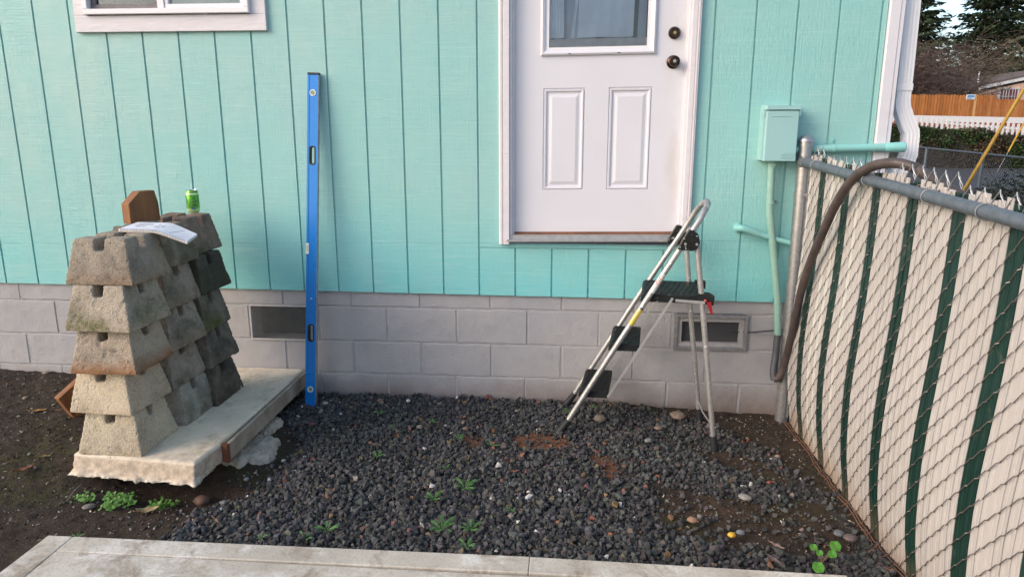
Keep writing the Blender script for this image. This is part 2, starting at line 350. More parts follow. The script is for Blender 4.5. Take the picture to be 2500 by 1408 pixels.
def m_soil():
    t = NT('soil'); a = t.noise(2.5,6,.65); b = t.noise(30,6,.7); f = t.noise(160,3,.7)
    c = t.mix(t.ramp(a,.38,.62), (.038,.028,.021), (.060,.041,.028)); c = t.mix(t.ramp(b,.42,.68), c, (.036,.025,.018)); c = t.mix(t.ramp(f,.55,.75,0,.6), c, (.13,.09,.06))
    at = t.attr("tint"); sp = t.n("ShaderNodeSeparateColor"); t.l(at, sp.inputs[0])
    c = t.mix(t.math('MULTIPLY', sp.outputs[0], t.ramp(b,.30,.50)), c, (.22,.090,.050))
    c = t.mix(t.math('MULTIPLY', sp.outputs[1], t.ramp(t.noise(26,5,.7),.44,.60)), c, (.055,.062,.012))
    c = t.mix(t.math('MULTIPLY', sp.outputs[2], 1.0), c, (.06,.056,.054))
    c = t.mix(t.math('MULTIPLY', t.ramp(t.voro(150),.13,.09), t.ramp(t.noise(40,2),.50,.60)), c, (.46,.40,.31))
    t.col(c).set(.93,0,.25).bump(t.math('ADD', t.noise(70,6,.7), t.math('MULTIPLY', f,.4)), 1.0, .010); return t.m
M['soil'] = m_soil()
def m_tint(name, rough=.85, bump=.5, bs=160, bd=.002, var=.35, spec=.35, trans=0):
    t = NT(name); c = t.attr("tint"); c = t.mix(t.ramp(t.noise(110,4,.6),.35,.7,0,var), c, t.mix(1.0, c, (.40,.40,.40), 'MULTIPLY')); t.col(c).set(rough,0,spec)
    if bump: t.bump(t.noise(bs,3), bump, bd)
    return t.m
M['stone'] = m_tint('gravel_stone'); M['leafy'] = m_tint('foliage', .6, 0, var=.2, spec=.3); M['twig'] = m_tint('twig_bark', .9, 0, var=.3)
M['weed'] = simple('weed_green', (.055,.15,.03), (.09,.21,.05), .5, nscale=60, bump=0)
M['clover'] = simple('clover_green', (.07,.18,.02), (.11,.25,.035), .5, nscale=60, bump=0)
M['round_leaf'] = simple('round_leaf_green', (.05,.17,.015), (.075,.23,.025), .4, nscale=90, bump=.2)
M['stem'] = simple('reddish_stem', (.25,.12,.06), None, .6, bump=0)
M['asphalt'] = simple('asphalt', (.075,.072,.078), (.06,.058,.062), .9, nscale=2, bump=.4, bscale=50, bdist=.004)
M['cedar'] = m_wood('orange_cedar', (.42,.15,.030), (.30,.095,.018)); M['cedar2'] = m_wood('pale_cedar', (.60,.33,.13), (.5,.25,.08))
M['whitefence'] = simple('white_fence_paint', (.72,.70,.70), (.6,.58,.58), .6, bump=0)
M['peach'] = simple('peach_stucco', (.62,.40,.29), (.58,.37,.27), .9, nscale=3, bump=0); M['shingle'] = simple('brown_shingle', (.16,.12,.11), (.11,.085,.08), .9, nscale=8, bump=.3, bdist=.01)
M['winddark'] = simple('dark_window_glass', (.06,.055,.07), (.16,.05,.06), .08, nscale=2, bump=0)
M['guy'] = simple('yellow_guy_guard', (.50,.27,.015), (.42,.22,.02), .5, nscale=15, bump=0)
M['terrain'] = simple('dry_ground', (.06,.055,.03), (.045,.035,.022), .95, nscale=1.5, bump=.5, bdist=.02, bscale=8)

# ------------------------------------------------------------------ ground
def gpt(u, v, z=0.0): p = at_z(u, v, z); return (p.x, p.y)
GRAVEL = [gpt(*p) for p in [(400,1330),(470,1275),(500,1235),(560,1200),(640,1165),(700,1120),(725,1075),(700,1040),(685,1005),(730,985),(760,950),(1000,955),(1500,985),(1620,1000),(1700,1015),(1790,1050),(1850,1075),(1900,1105),(1950,1150),(2020,1190),(2060,1240),(2150,1330),(2190,1420),(1500,1420),(400,1420)]]
SOILP = [gpt(*p) for p in [(1590,1185),(1600,1250),(1660,1310),(1800,1335),(1900,1338),(2040,1345),(2100,1330),(2060,1270),(2010,1210),(1930,1200),(1880,1215),(1760,1210),(1680,1190)]]
SOILQ = [gpt(*p) for p in [(1690,1090),(1780,1085),(1860,1110),(1930,1160),(1900,1170),(1800,1135),(1720,1130)]]
CLAY = [[gpt(*p) for p in q] for q in ([(1250,1075),(1290,1055),(1340,1060),(1400,1080),(1395,1100),(1320,1105),(1265,1098)], [(1135,1075),(1165,1060),(1190,1075),(1180,1095),(1140,1095)], [(1430,1112),(1470,1108),(1500,1130),(1520,1150),(1500,1175),(1470,1160),(1440,1140)])]
def hfun(x, y):
    base = np.interp(x, [-3,-.5,.4,1.0,1.6,3.4,4.3,5.5], [.10,.10,.085,.05,.0,.0,-.045,-.05])
    base = base - np.clip(-y-.2,0,1.5)*np.interp(x,[-1,1.0,1.7],[.035,.02,0])
    # eroded hollow below the front corner of the slab
    base = base - .075*np.exp(-(((x-1.45)/.34)**2+((y+1.13)/.20)**2)) - .035*np.exp(-(((x-1.75)/.12)**2+((y+.75)/.35)**2))
    base = base + .02*sstep(-1.25,-1.6,y)*sstep(1.0,2.0,x)
    near = sstep(9,5.5,np.abs(x-2))*sstep(6,3,np.abs(y+1))
    base = base*near + (-.05)*(1-near)
    base = base + near*((fbm2(x,y,7,3,4)-.5)*.030 + (fbm2(x,y,40,4,3)-.5)*.014)
    far = sstep(27.5,34,y)*(1.55+.006*np.clip(y-34,0,400)); slope = -.12*(x-17)*sstep(26,32,y)*sstep(70,40,y)*((x>10)&(x<40))
    far = far*(1)+np.clip(slope,-1.2,1.2)*.6*sstep(27,33,y)
    return base + far
xs = np.unique(np.concatenate([np.linspace(-400,-12,14), np.linspace(-12,-.9,18), np.arange(-.9,4.55,.0125), np.linspace(4.6,14,22), np.linspace(15,60,34), np.linspace(65,400,14)]))
ys = np.unique(np.concatenate([np.linspace(-300,-6,12), np.linspace(-6,-1.8,10), np.arange(-1.75,.06,.0125), np.linspace(.1,24,22), np.linspace(25,40,26), np.linspace(44,400,22)]))
X, Y = np.meshgrid(xs, ys); Z = hfun(X, Y)
V = np.stack([X.ravel(),Y.ravel(),Z.ravel()],1); nx, ny = len(xs), len(ys)
ii, jj = np.meshgrid(np.arange(nx-1), np.arange(ny-1)); a = (jj*nx+ii).ravel(); Fq = np.stack([a,a+1,a+nx+1,a+nx],1)
gd = poly_dist(X,Y,GRAVEL); sdp = np.minimum(poly_dist(X,Y,SOILP), poly_dist(X,Y,SOILQ)); clay = np.minimum.reduce([poly_dist(X,Y,c) for c in CLAY])
tint = np.zeros((X.size,3)); nz = fbm2(X,Y,9,8,4)-.5
tint[:,0] = (sstep(.03,-.03,clay+nz*.12)*.85 + .05*sstep(.05,-.05,sdp)+.12*sstep(.12,0,np.hypot((X-1.75)/2,Y+1.1)-.05)).ravel()
tint[:,1] = (sstep(.50,.66,fbm2(X,Y,2.2,11,4))*.6).ravel()
tint[:,2] = (sstep(.0,-.04,gd+nz*.08)*sstep(-.01,.03,sdp)*sstep(.0,.03,clay)).ravel()
gm = fast_mesh("ground", V, Fq, tint, smooth=True); gm.materials.append(M['soil'])
ground = bpy.data.objects.new("ground", gm); col.objects.link(ground); tag(ground, kind="structure")

def hull_stones(nvar, npts, seed, flat=1.0):
    out = []; r = random.Random(seed)
    for _ in range(nvar):
        bm = bmesh.new()
        for k in range(npts):
            v = Vector((r.gauss(0,1), r.gauss(0,1), r.gauss(0,1))).normalized()*r.uniform(.86,1.05); bm.verts.new((v.x, v.y, v.z*flat))
        res = bmesh.ops.convex_hull(bm, input=bm.verts); bmesh.ops.delete(bm, geom=[g for g in res["geom_interior"] if isinstance(g,bmesh.types.BMVert)], context='VERTS')
        bmesh.ops.triangulate(bm, faces=bm.faces); bm.verts.ensure_lookup_table(); bm.verts.index_update()
        out.append((np.array([v.co[:] for v in bm.verts]), np.array([[v.index for v in f.verts] for f in bm.faces]))); bm.free()
    return out
def rot_batch(n, tilt=1.0):
    q = rng.normal(size=(n,4)); q[:,1:3] *= tilt; q /= np.linalg.norm(q,axis=1)[:,None]; w_,x,y,z = q.T
    return np.stack([1-2*(y*y+z*z),2*(x*y-z*w_),2*(x*z+y*w_),2*(x*y+z*w_),1-2*(x*x+z*z),2*(y*z-x*w_),2*(x*z-y*w_),2*(y*z+x*w_),1-2*(x*x+y*y)],1).reshape(n,3,3)
def scatter(name, pos, scl, cols, variants, mat, tilt=1.0):
    n = len(pos); which = rng.integers(0,len(variants),n); RR = rot_batch(n,tilt); Vs, Fs, Cs = [], [], []; off = 0
    for k,(v,f) in enumerate(variants):
        idx = np.where(which==k)[0]
        if not len(idx): continue
        p = np.einsum('nij,nvj->nvi', RR[idx], v[None]*scl[idx][:,None,:]) + pos[idx][:,None,:]
        Vs.append(p.reshape(-1,3)); Cs.append(np.repeat(cols[idx], len(v), 0)); Fs.append((f[None]+ (np.arange(len(idx))*len(v))[:,None,None]+off).reshape(-1,3)); off += len(idx)*len(v)
    me = fast_mesh(name, np.concatenate(Vs), np.concatenate(Fs), np.concatenate(Cs)); me.materials.append(mat); o = bpy.data.objects.new(name, me); col.objects.link(o); return o
def stone_cols(n, warm=.045):
    g = rng.uniform(.030,.095,n); c = np.stack([g*1.03,g*.99,g*.96],1)*rng.uniform(.9,1.1,(n,3)); t = rng.random(n)
    c[t<warm] = np.stack([rng.uniform(.12,.24,n),rng.uniform(.075,.13,n),rng.uniform(.045,.08,n)],1)[t<warm]
    c[t<warm*.35] = (np.array([.20,.17,.14])*rng.uniform(.6,1.2,(n,1)))[t<warm*.35]; c[t<.006] = (.55,.52,.48); return c
def jgrid(x0,x1,y0,y1,s):
    gx, gy = np.meshgrid(np.arange(x0,x1,s), np.arange(y0,y1,s)); gx = gx + (np.arange(gx.shape[0])[:,None]%2)*s*.5
    return (gx+rng.uniform(-.42,.42,gx.shape)*s).ravel(), (gy+rng.uniform(-.42,.42,gy.shape)*s).ravel()
SV = hull_stones(16, 13, 5)
P_, S_, C_ = [], [], []
for layer,(sp,zo,keep,rmin,rmax) in enumerate([(.0135,.001,.95,.006,.010),(.0175,.008,.95,.009,.0155),(.028,.016,.60,.010,.0185)]):
    x, y = jgrid(1.0,4.4,-1.62,.02,sp)
    d = poly_dist(x,y,GRAVEL)+(fbm2(x,y,6,21,3)-.5)*.14; s1 = np.minimum(poly_dist(x,y,SOILP),poly_dist(x,y,SOILQ))+(fbm2(x,y,8,22,3)-.5)*.12; cl = np.minimum.reduce([poly_dist(x,y,c) for c in CLAY])+(fbm2(x,y,12,23,4)-.5)*.13
    thin = sstep(.50,.68,fbm2(x,y,2.6,29,3))*sstep(2.9,3.6,x)*.75
    pr = sstep(.03,-.05,d)*sstep(-.035,.03,s1)*sstep(-.01,.025,cl)*(1-thin*(.5+.5*(layer>0))); pr = np.maximum(pr, (d<.05)*.07); pr = np.maximum(pr, (cl<.01)*.10)
    ok = (rng.random(len(x)) < pr*keep) & (y > -1.60+.01*(x-3.0)*0) & (y<.005)
    x, y = x[ok], y[ok]; n = len(x); r = rng.uniform(rmin,rmax,n)*np.where(y<-1.0,1.08,1.0)
    P_.append(np.stack([x,y,hfun(x,y)+zo+rng.uniform(-.003,.004,n)],1)); S_.append(r[:,None]*rng.uniform(.72,1.25,(n,3))); C_.append(stone_cols(n))
g = scatter("gravel", np.concatenate(P_), np.concatenate(S_), np.concatenate(C_), SV, M['stone'])
tag(g, "dark crushed gravel spread over the yard between the slab and the fence", "gravel", kind="stuff")
# mixed pebbles on bare soil
n = 1500; x = rng.uniform(-.6,4.36,n); y = rng.uniform(-1.6,-.02,n); d = poly_dist(x,y,GRAVEL); s1 = np.minimum(poly_dist(x,y,SOILP),poly_dist(x,y,SOILQ))
ok = ((d>0)|(s1<0)) & ~((x>.97)&(x<1.62)&(y>-1.22)) & (rng.random(n) < np.where(x>1.4,1.0,.30)); x,y = x[ok],y[ok]; n=len(x)
cc = np.stack([rng.uniform(.09,.28,n)]*3,1)*np.array([1,.86,.74])*rng.uniform(.85,1.1,(n,3))
pb = scatter("pebbles", np.stack([x,y,hfun(x,y)+.002],1), rng.uniform(.004,.011,n)[:,None]*rng.uniform(.7,1.3,(n,3))*np.array([1,1,.6]), cc, hull_stones(8,22,9,.8), M['stone'], .2)
tag(pb, "small mixed pebbles scattered over the bare brown soil", "pebbles", kind="stuff")
n = 16000; x = rng.uniform(-.9,4.36,n); y = rng.uniform(-1.62,-.01,n); d = poly_dist(x,y,GRAVEL); s1 = np.minimum(poly_dist(x,y,SOILP),poly_dist(x,y,SOILQ)); cl = np.minimum.reduce([poly_dist(x,y,c) for c in CLAY])
ok = ((d>-.06)|(s1<.05)|(cl<.01)) & ~((x>1.0)&(x<1.58)&(y>-1.15)); x,y,cl = x[ok],y[ok],cl[ok]; n=len(x)
cc = np.where((cl<.01)[:,None], np.array([[.20,.085,.048]]), np.array([[.048,.034,.025]]))*rng.uniform(.5,1.5,(n,1)); gsel = rng.random(n)<.12; cc[gsel] = np.array([.10,.098,.095])*rng.uniform(.6,1.5,(gsel.sum(),1))
cr_ = scatter("soil_crumbs", np.stack([x,y,hfun(x,y)],1), (rng.random(n)**2.2*.007+.0016)[:,None]*rng.uniform(.7,1.3,(n,3)), cc, SV, M['stone'], .6)
tag(cr_, "crumbs and small clods of dark brown soil on the bare ground", "soil", kind="stuff")
# pale wood chips and shell bits on soil
n = 9000; x = rng.uniform(-.8,4.36,n); y = rng.uniform(-1.62,-.02,n); d = poly_dist(x,y,GRAVEL); s1 = np.minimum(poly_dist(x,y,SOILP),poly_dist(x,y,SOILQ))
ok = ((d>-.02)|(s1<.02)) & (rng.random(n) < .35+.65*fbm2(x,y,4,41,2)*(x>3.4)+.2*(x<1)); x,y = x[ok],y[ok]; n = len(x)
tri = np.array([[-1,-.35,0],[1,-.25,0],[.8,.35,.05],[-.8,.3,.03]]); tf = np.array([[0,1,2],[0,2,3]])
ch = scatter("wood_chips", np.stack([x,y,hfun(x,y)+.004],1), (rng.random(n)**2*.0045+.0016)[:,None]*rng.uniform(.7,1.6,(n,3)), (np.array([.52,.45,.34])*rng.uniform(.4,1.25,(n,1))), [(tri,tf)], M['stone'], .15)
tag(ch, "tiny pale wood chips and shell bits littering the dark soil", "wood chips", kind="stuff")

# ------------------------------------------------------------------ front concrete walk
def zwalk(x): return .05
wk = empty("concrete_walk", (2.7,-1.9,0)); tag(wk, kind="structure")
XL, XR = 1.165, 4.12
def slabpiece(name, poly, z1, z0=-.12):
    mb = MB(); mb.prism([(p[0],p[1],z1) for p in poly], (0,0,z0-z1)); o = mb.build(name, M['walk'], wk)
    md = o.modifiers.new("bevel",'BEVEL'); md.width = .004; md.segments = 2; return o
def yf(x): return -1.612+.012*(x-1.2)/1.7 if x<3 else -1.600-.018*(x-3)
# border strips and inner field, separated by shallow tooled grooves
slabpiece("edge_band", [(1.29,yf(1.29)),(3.02,yf(3.0)),(3.02,yf(3.0)-.095),(1.29,yf(1.29)-.095)], .05)
slabpiece("edge_band", [(3.0205,yf(3.0)),(XR,yf(XR)),(XR,yf(XR)-.095),(3.0205,yf(3.0)-.095)], .0495)
slabpiece("edge_band", [(1.19,yf(1.19)),(1.2885,yf(1.29)),(1.2885,-3.2),(1.165,-3.2)], .05)
slabpiece("field", [(1.29,yf(1.29)-.0965),(XR,yf(XR)-.0965),(XR,-3.3),(1.29,-3.3)], .0492)

# ------------------------------------------------------------------ house
house = empty("house", (2.0,.4,0)); tag(house, "aqua wood-sided house wall on painted grey block foundation behind the yard", "house")
GR = .2032; TOP = 3.25; DO = (2.775,3.78,.928); WO = (.53,1.44,2.135)     # door / window openings
def sb(x): return .6505-.0062*(x+.25)
def rects(x0,x1,z0,z1):
    """rect minus openings"""
    out = [(x0,x1,z0,z1)]
    for (a,b,c) in (DO,WO):
        nxt = []
        for (p,q,r,s) in out:
            if q<=a or p>=b or s<=c: nxt.append((p,q,r,s)); continue
            if r<c: nxt.append((p,q,r,c))
            if p<a: nxt.append((p,a,max(r,c),s))
            if q>b: nxt.append((b,q,max(r,c),s))
        out = nxt
    return [t for t in out if t[1]-t[0]>.004]
for i in range(-7,24):
    x0, x1 = i*GR+.0050, (i+1)*GR-.0050
    if x0>4.70: break
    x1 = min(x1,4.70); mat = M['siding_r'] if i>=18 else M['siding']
    LAP = .893+.003*i if i<13 else (.903 if i<19 else .958)
    mb = MB(); zb = sb((x0+x1)/2)
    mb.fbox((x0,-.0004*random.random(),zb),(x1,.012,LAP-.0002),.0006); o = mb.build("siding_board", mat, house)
    mb = MB()
    for (p,q,r,s) in rects(x0,x1,LAP+.0002,TOP): mb.fbox((p,0,r),(q,.012,s),.0006)
    if 13<=i<19:
        mb = MB()
        for (p,q,r,s) in rects(x0,x1,.9285,TOP): mb.fbox((p,0,r),(q,.012,s),.0016)
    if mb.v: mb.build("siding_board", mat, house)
mb = MB(); mb.fbox((13*GR+.0042,-.0012,.9045),(19*GR-.0042,.012,.9275),.002); mb.build("filler_strip", M['siding'], house)
mb = MB()
for (p,q,r,s) in rects(-1.5,4.70,.60,TOP):
    zz = r if r>.7 else .66
    mb.box((p,.0080,zz if r>.7 else .662),(q,.030,s))
mb.build("wall_sheathing", M['siding'], house)
mb = MB(); mb.prism([(-1.5,.0080,sb(-1.5)+.003),(4.7,.0080,sb(4.7)+.003),(4.7,.0080,.668),(-1.5,.0080,.668)],(0,.02,0)); mb.build("sheathing_edge", M['siding'], house)
# corner trim
mb = MB(); mb.fbox((4.7035,-.019,.60),(4.757,.03,TOP),.003); mb.build("corner_board", M['white'], house)
mb = MB(); mb.fbox((4.7575,-.016,.60),(4.777,.13,TOP),.002); mb.build("corner_board", M['white'], house)
mb = MB(); mb.box((4.70,.1305,.0),(4.774,6,TOP)); mb.box((-1.5,.10,TOP-.02),(4.69,6,TOP-.002)); mb.build("side_wall", M['siding'], house)
# foundation
VB = [(1.277,1.636,.330,.545),(3.738,4.155,.333,.542)]    # vents
levels = [-.20,-.065,.138,.3365,.5435,.70]
JX = [2.295,2.497]
VBX = VB; mb = MB()
def _core(x0,x1,z0,z1): mb.box((x0,.0226,z0),(x1,.25,z1))
_core(-1.5,4.74,-.3,.330); _core(-1.5,4.74,.545,.68); _core(-1.5,1.285,.3301,.5449); _core(1.632,3.752,.3301,.5449); _core(4.130,4.74,.3301,.5449); core = mb.build("foundation_mortar", M['mortar'], house)
for r in range(5):
    z0, z1 = levels[r], levels[r+1]; ph = JX[0] if r%2==0 else JX[1]
    if r==0: continue
    ph = {1:2.495,2:2.297,3:2.505,4:2.295}[r]
    k0 = int((-1.2-ph)/.4064)-1
    for k in range(k0, 7):
        a, b = ph+k*.4064, ph+(k+1)*.4064; b = min(b,4.74); a = max(a,-1.45)
        if b-a<.03: continue
        segs = [(a,b)]
        if r==3:
            for (va,vb,_,_) in VB:
                ns = []
                for (p,q) in segs:
                    if q<=va or p>=vb: ns.append((p,q))
                    else:
                        if p<va-.03: ns.append((p,va-.003))
                        if q>vb+.03: ns.append((vb+.006,q))
                segs = ns
        for (p,q) in segs:
            rr = random.Random(int(p*1000)+r*77); j = lambda s=.0028: rr.uniform(-s,s); g_ = .0034
            mb = MB(); c = .006; y0 = .0195+j(.0012); zb_, zt_ = z0+g_*.6, z1-g_*.6; p_, q_ = p+g_*.55+j(), q-g_*.55+j()
            nxs = 7; bot = [(p_+(q_-p_)*t/nxs, zb_+j()) for t in range(nxs+1)]; top = [(p_+(q_-p_)*t/nxs, zt_+j()) for t in range(nxs+1)]
            f0, f1, e0, e1 = [],[],[],[]
            for (bx,bz),(tx,tz) in zip(bot,top):
                f0.append((bx,y0,bz+c)); f1.append((tx,y0,tz-c)); e0.append((bx,y0+.007,bz)); e1.append((tx,y0+.007,tz))
            f0[0]=(p_+c,y0,zb_+c); f1[0]=(p_+c,y0,zt_-c); f0[-1]=(q_-c,y0,zb_+c); f1[-1]=(q_-c,y0,zt_-c)
            vs = e0+f0+f1+e1; N = nxs+1; fs = []
            for row in range(3):
                for t in range(nxs): fs.append((row*N+t,row*N+t+1,(row+1)*N+t+1,(row+1)*N+t))
            fs += [(0,N,2*N,3*N),(N-1,4*N-1,3*N-1,2*N-1)]
            mb.add(vs, fs); mb.build("foundation_block", M['block'], house)
# vents
def frame(mb, x0,x1,z0,z1,wd,y0,y1,c=.002):
    mb.fbox((x0,y0,z0),(x1,y1,z0+wd),c); mb.fbox((x0,y0,z1-wd),(x1,y1,z1),c); mb.fbox((x0,y0+.0006,z0+wd),(x0+wd,y1,z1-wd),c); mb.fbox((x1-wd,y0+.0006,z0+wd),(x1,y1,z1-wd),c)
a,b,c_,d = VB[0]; mb = MB(); frame(mb,a,b,c_,d,.010,.012,.03); v1 = mb.build("foundation_vent", simple('dull_white_frame',(.46,.44,.43),None,.6,bump=0), house); v1["label"] = "vent with fine wire mesh and thin pale frame"
mb = MB(); mb.box((a-.01,.16,c_-.01),(b+.01,.165,d+.01)); mb.build("dark_opening", M['dark'], v1)
mb = MB(); k = a+.012
while k<b-.012: mb.box((k,.0155,c_+.012),(k+.0009,.0163,d-.012)); k += .0058
k = c_+.012
while k<d-.012: mb.box((a+.012,.0164,k),(b-.012,.0172,k+.0009)); k += .0058
mb.build("wire_mesh", simple('vent_mesh',(.30,.30,.29),None,.5,.4,bump=0), v1)
a,b,c_,d = VB[1]; b -= .012; mb = MB(); frame(mb,a,b,c_,d,.021,.006,.03); v2 = mb.build("foundation_vent", M['galv'], house); v2["label"] = "vent with broad galvanised frame and dark screen"
mb = MB(); frame(mb,a+.021,b-.021,c_+.021,d-.021,.023,.018,.075,.001); mb.build("inner_frame", M['mortar'], v2)
mb = MB(); mb.box((a+.02,.046,c_+.02),(b-.02,.047,d-.02)); mb.build("screen", simple('vent_screen',(.035,.034,.04),(.05,.048,.052),.6,nscale=200,bump=.3,bscale=900), v2)
mb = MB()
for sx in (a+.011,(a+b)/2,b-.011):
    for sz in (c_+.011,d-.011): mb.lathe([(.004,0),(.003,.0025)],(sx,.006,sz),'-y',8)
mb.build("screw", M['alu_dull'], v2)

# --- window
def quadframe(name, x0,x1,z0,z1,wd,y0,y1,mat,par,c=.002):
    mb = MB(); frame(mb,x0,x1,z0,z1,wd,y0,y1,c); return mb.build(name,mat,par)
mb = MB(); mb.fbox((.452,-.022,2.058),(1.519,.0,2.142),.002); win = mb.build("window", M['white_trim'], house)
win["label"] = "white-trimmed window at the upper left"
mb = MB(); mb.fbox((.452,-.0205,2.1425),(.532,.0,TOP-.05),.002); mb.build("side_trim", M['white_trim'], win)
mb = MB(); mb.fbox((1.436,-.0205,2.1425),(1.519,.0,TOP-.05),.002); mb.build("side_trim", M['white_trim'], win)
quadframe("frame",.518,1.437,2.1455,TOP-.1,.028,-.045,.03,M['vinyl'],win,.003)
mb = MB(); mb.fbox((.935,-.036,2.1745),(.972,.02,TOP-.15),.002); mb.build("mullion", M['vinyl'], win)
quadframe("sash",.973,1.408,2.175,TOP-.15,.020,-.030,.02,M['vinyl'],win,.002)
quadframe("sash",.552,.934,2.176,TOP-.15,.024,-.012,.02,M['brown_sash'],win,.002)
mb = MB(); mb.box((.576,.004,2.199),(.912,.007,TOP-.16)); mb.build("pane", M['glass'], win)
mb = MB(); mb.box((.993,-.010,2.194),(1.390,-.007,TOP-.16)); mb.build("pane", M['glass'], win)
mb = MB(); mb.box((.99,.022,2.18),(1.41,.026,TOP-.16)); mb.build("blind", M['blind'], win)
mb = MB(); mb.box((.55,.06,2.10),(.95,.064,TOP-.1)); mb.build("blind", simple('dim_green_blind',(.13,.15,.11),None,.8,bump=0), win)
# --- door
def tz(mb, k=.0135):
    mb.v = [(x,y,z+(x-2.8)*k if x<3.9 else z) for x,y,z in mb.v]; return mb
mb = MB(); DX0,DX1,DZ0,DZ1,DY = 2.838,3.722,.990,3.02,.030
LX0,LX1,LZ0 = 3.017,3.522,1.962   # glass
P1 = (2.990,3.212,1.2185,1.756); P2 = (3.336,3.563,1.2185,1.756)
def slab_with_holes(mb, xs_, zs_, holes, y0, y1):
    for i in range(len(xs_)-1):
        for j in range(len(zs_)-1):
            cx, cz = (xs_[i]+xs_[i+1])/2, (zs_[j]+zs_[j+1])/2
            if any(h[0]<cx<h[1] and h[2]<cz<h[3] for h in holes): continue
            mb.add([(xs_[i],y0,zs_[j]),(xs_[i+1],y0,zs_[j]),(xs_[i+1],y0,zs_[j+1]),(xs_[i],y0,zs_[j+1])],[(0,1,2,3)])
HG = (LX0-.012,LX1+.012,LZ0-.012,DZ1-.15)
slab_with_holes(mb, [DX0,P1[0],HG[0],P1[1],P2[0],HG[1],P2[1],DX1], [DZ0,P1[2],P1[3],HG[2],HG[3],DZ1], [P1,P2,HG], DY, DY+.04)
mb.add([(DX0,DY,DZ0),(DX1,DY,DZ0),(DX1,DY+.04,DZ0),(DX0,DY+.04,DZ0)],[(0,1,2,3)])
def ringloft(mb, x0,x1,z0,z1, prof):
    """prof: list of (inset, y)"""
    base = len(mb.v)
    for (s,y) in prof: mb.v += [(x0+s,y,z0+s),(x1-s,y,z0+s),(x1-s,y,z1-s),(x0+s,y,z1-s)]
    for i in range(len(prof)-1):
        for k in range(4): mb.f.append((base+i*4+k, base+i*4+(k+1)%4, base+(i+1)*4+(k+1)%4, base+(i+1)*4+k))
    return base+(len(prof)-1)*4
me_door = tz(mb); door = mb.build("door", M['door'], house); door["label"] = "white door with curtained window over two raised panels"
for Pn in (P1,P2):
    mb = MB(); i0 = ringloft(mb,*Pn,[(0,DY),(.003,DY+.006),(.006,DY+.006),(.009,DY-.002),(.016,DY-.001),(.021,DY+.006),(.030,DY+.007),(.048,DY+.0015)]); mb.f.append((i0,i0+1,i0+2,i0+3)); tz(mb); mb.build("raised_panel", M['door'], door)
mb = MB(); ringloft(mb,LX0-.043,LX1+.048,LZ0-.043,DZ1-.12,[(0,DY),(.002,DY-.013),(.010,DY-.018),(.020,DY-.014),(.027,DY-.008),(.033,DY-.006)]); tz(mb); mb.build("window_moulding", M['door'], door)
mb = MB(); ringloft(mb,LX0-.0125,LX1+.0165,LZ0-.0145,DZ1-.13,[(0,DY),(.0,DY-.0065),(.013,DY-.0065),(.0135,DY+.008)]); tz(mb); mb.build("screen_frame", M['vinyl'], door)
mb = MB()
for hx in (3.12,3.375): mb.box((hx,DY-.0195,LZ0-.036),(hx+.014,DY-.0150,LZ0-.0325))
tz(mb); mb.build("weep_slot", M['dark'], door)
mb = MB(); mb.box((LX0-.002,DY+.004,LZ0-.002),(LX1+.002,DY+.006,DZ1-.14)); tz(mb); mb.build("pane", M['glass'], door)
mb = MB(); mb.box((LX0-.005,DY+.010,LZ0-.005),(LX1+.005,DY+.013,LZ0+.040)); tz(mb); mb.build("bottom_rail", M['grey_rail'], door)
mb = MB(); nxc = 60; vs = []; fs = []
for k in range(nxc+1):
    xx = LX0+ (LX1-LX0)*k/nxc; t_ = k/nxc
    yy = DY+.034+.011*math.sin(t_*15)+.006*math.sin(t_*37+1)-(.009 if (t_>.16 and t_<.24) else 0)
    vs += [(xx,yy,LZ0+.0),(xx+.030*(t_>.2)*(1 if t_<.8 else .4),yy+.004*math.sin(t_*9),DZ1-.1)]
for k in range(nxc): fs.append((2*k,2*k+2,2*k+3,2*k+1))
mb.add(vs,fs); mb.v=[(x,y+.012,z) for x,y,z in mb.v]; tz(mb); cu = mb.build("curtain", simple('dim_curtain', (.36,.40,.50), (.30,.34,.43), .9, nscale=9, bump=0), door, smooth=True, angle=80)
for (b0,b1,t0_,t1_) in ((0,.155,0,.15),(.225,.865,.305,.875)):
    mb=MB(); vs=[]; fs=[]; N_=40
    for k in range(N_+1):
        q_=k/N_; yy=DY+.024+.0075*math.sin(q_*(9 if b1>.5 else 3)+.7)+.003*math.sin(q_*29)
        vs += [(LX0+(LX1-LX0)*(b0+(b1-b0)*q_),yy,LZ0+.048),(LX0+(LX1-LX0)*(t0_+(t1_-t0_)*q_),yy-.004,LZ0+.40)]
        vs += [(LX0+(LX1-LX0)*(t0_+(t1_-t0_)*q_),yy-.004,DZ1-.1)]
    for k in range(N_): a_=3*k; fs += [(a_,a_+3,a_+4,a_+1),(a_+1,a_+4,a_+5,a_+2)]
    mb.add(vs,fs); tz(mb); mb.build("curtain", M['curtain'], door, smooth=True, angle=80)
mb = MB(); mb.box((LX0-.01,DY+.055,LZ0-.01),(LX1+.01,DY+.058,DZ1-.1)); tz(mb); mb.build("dark_interior", M['dark'], door)
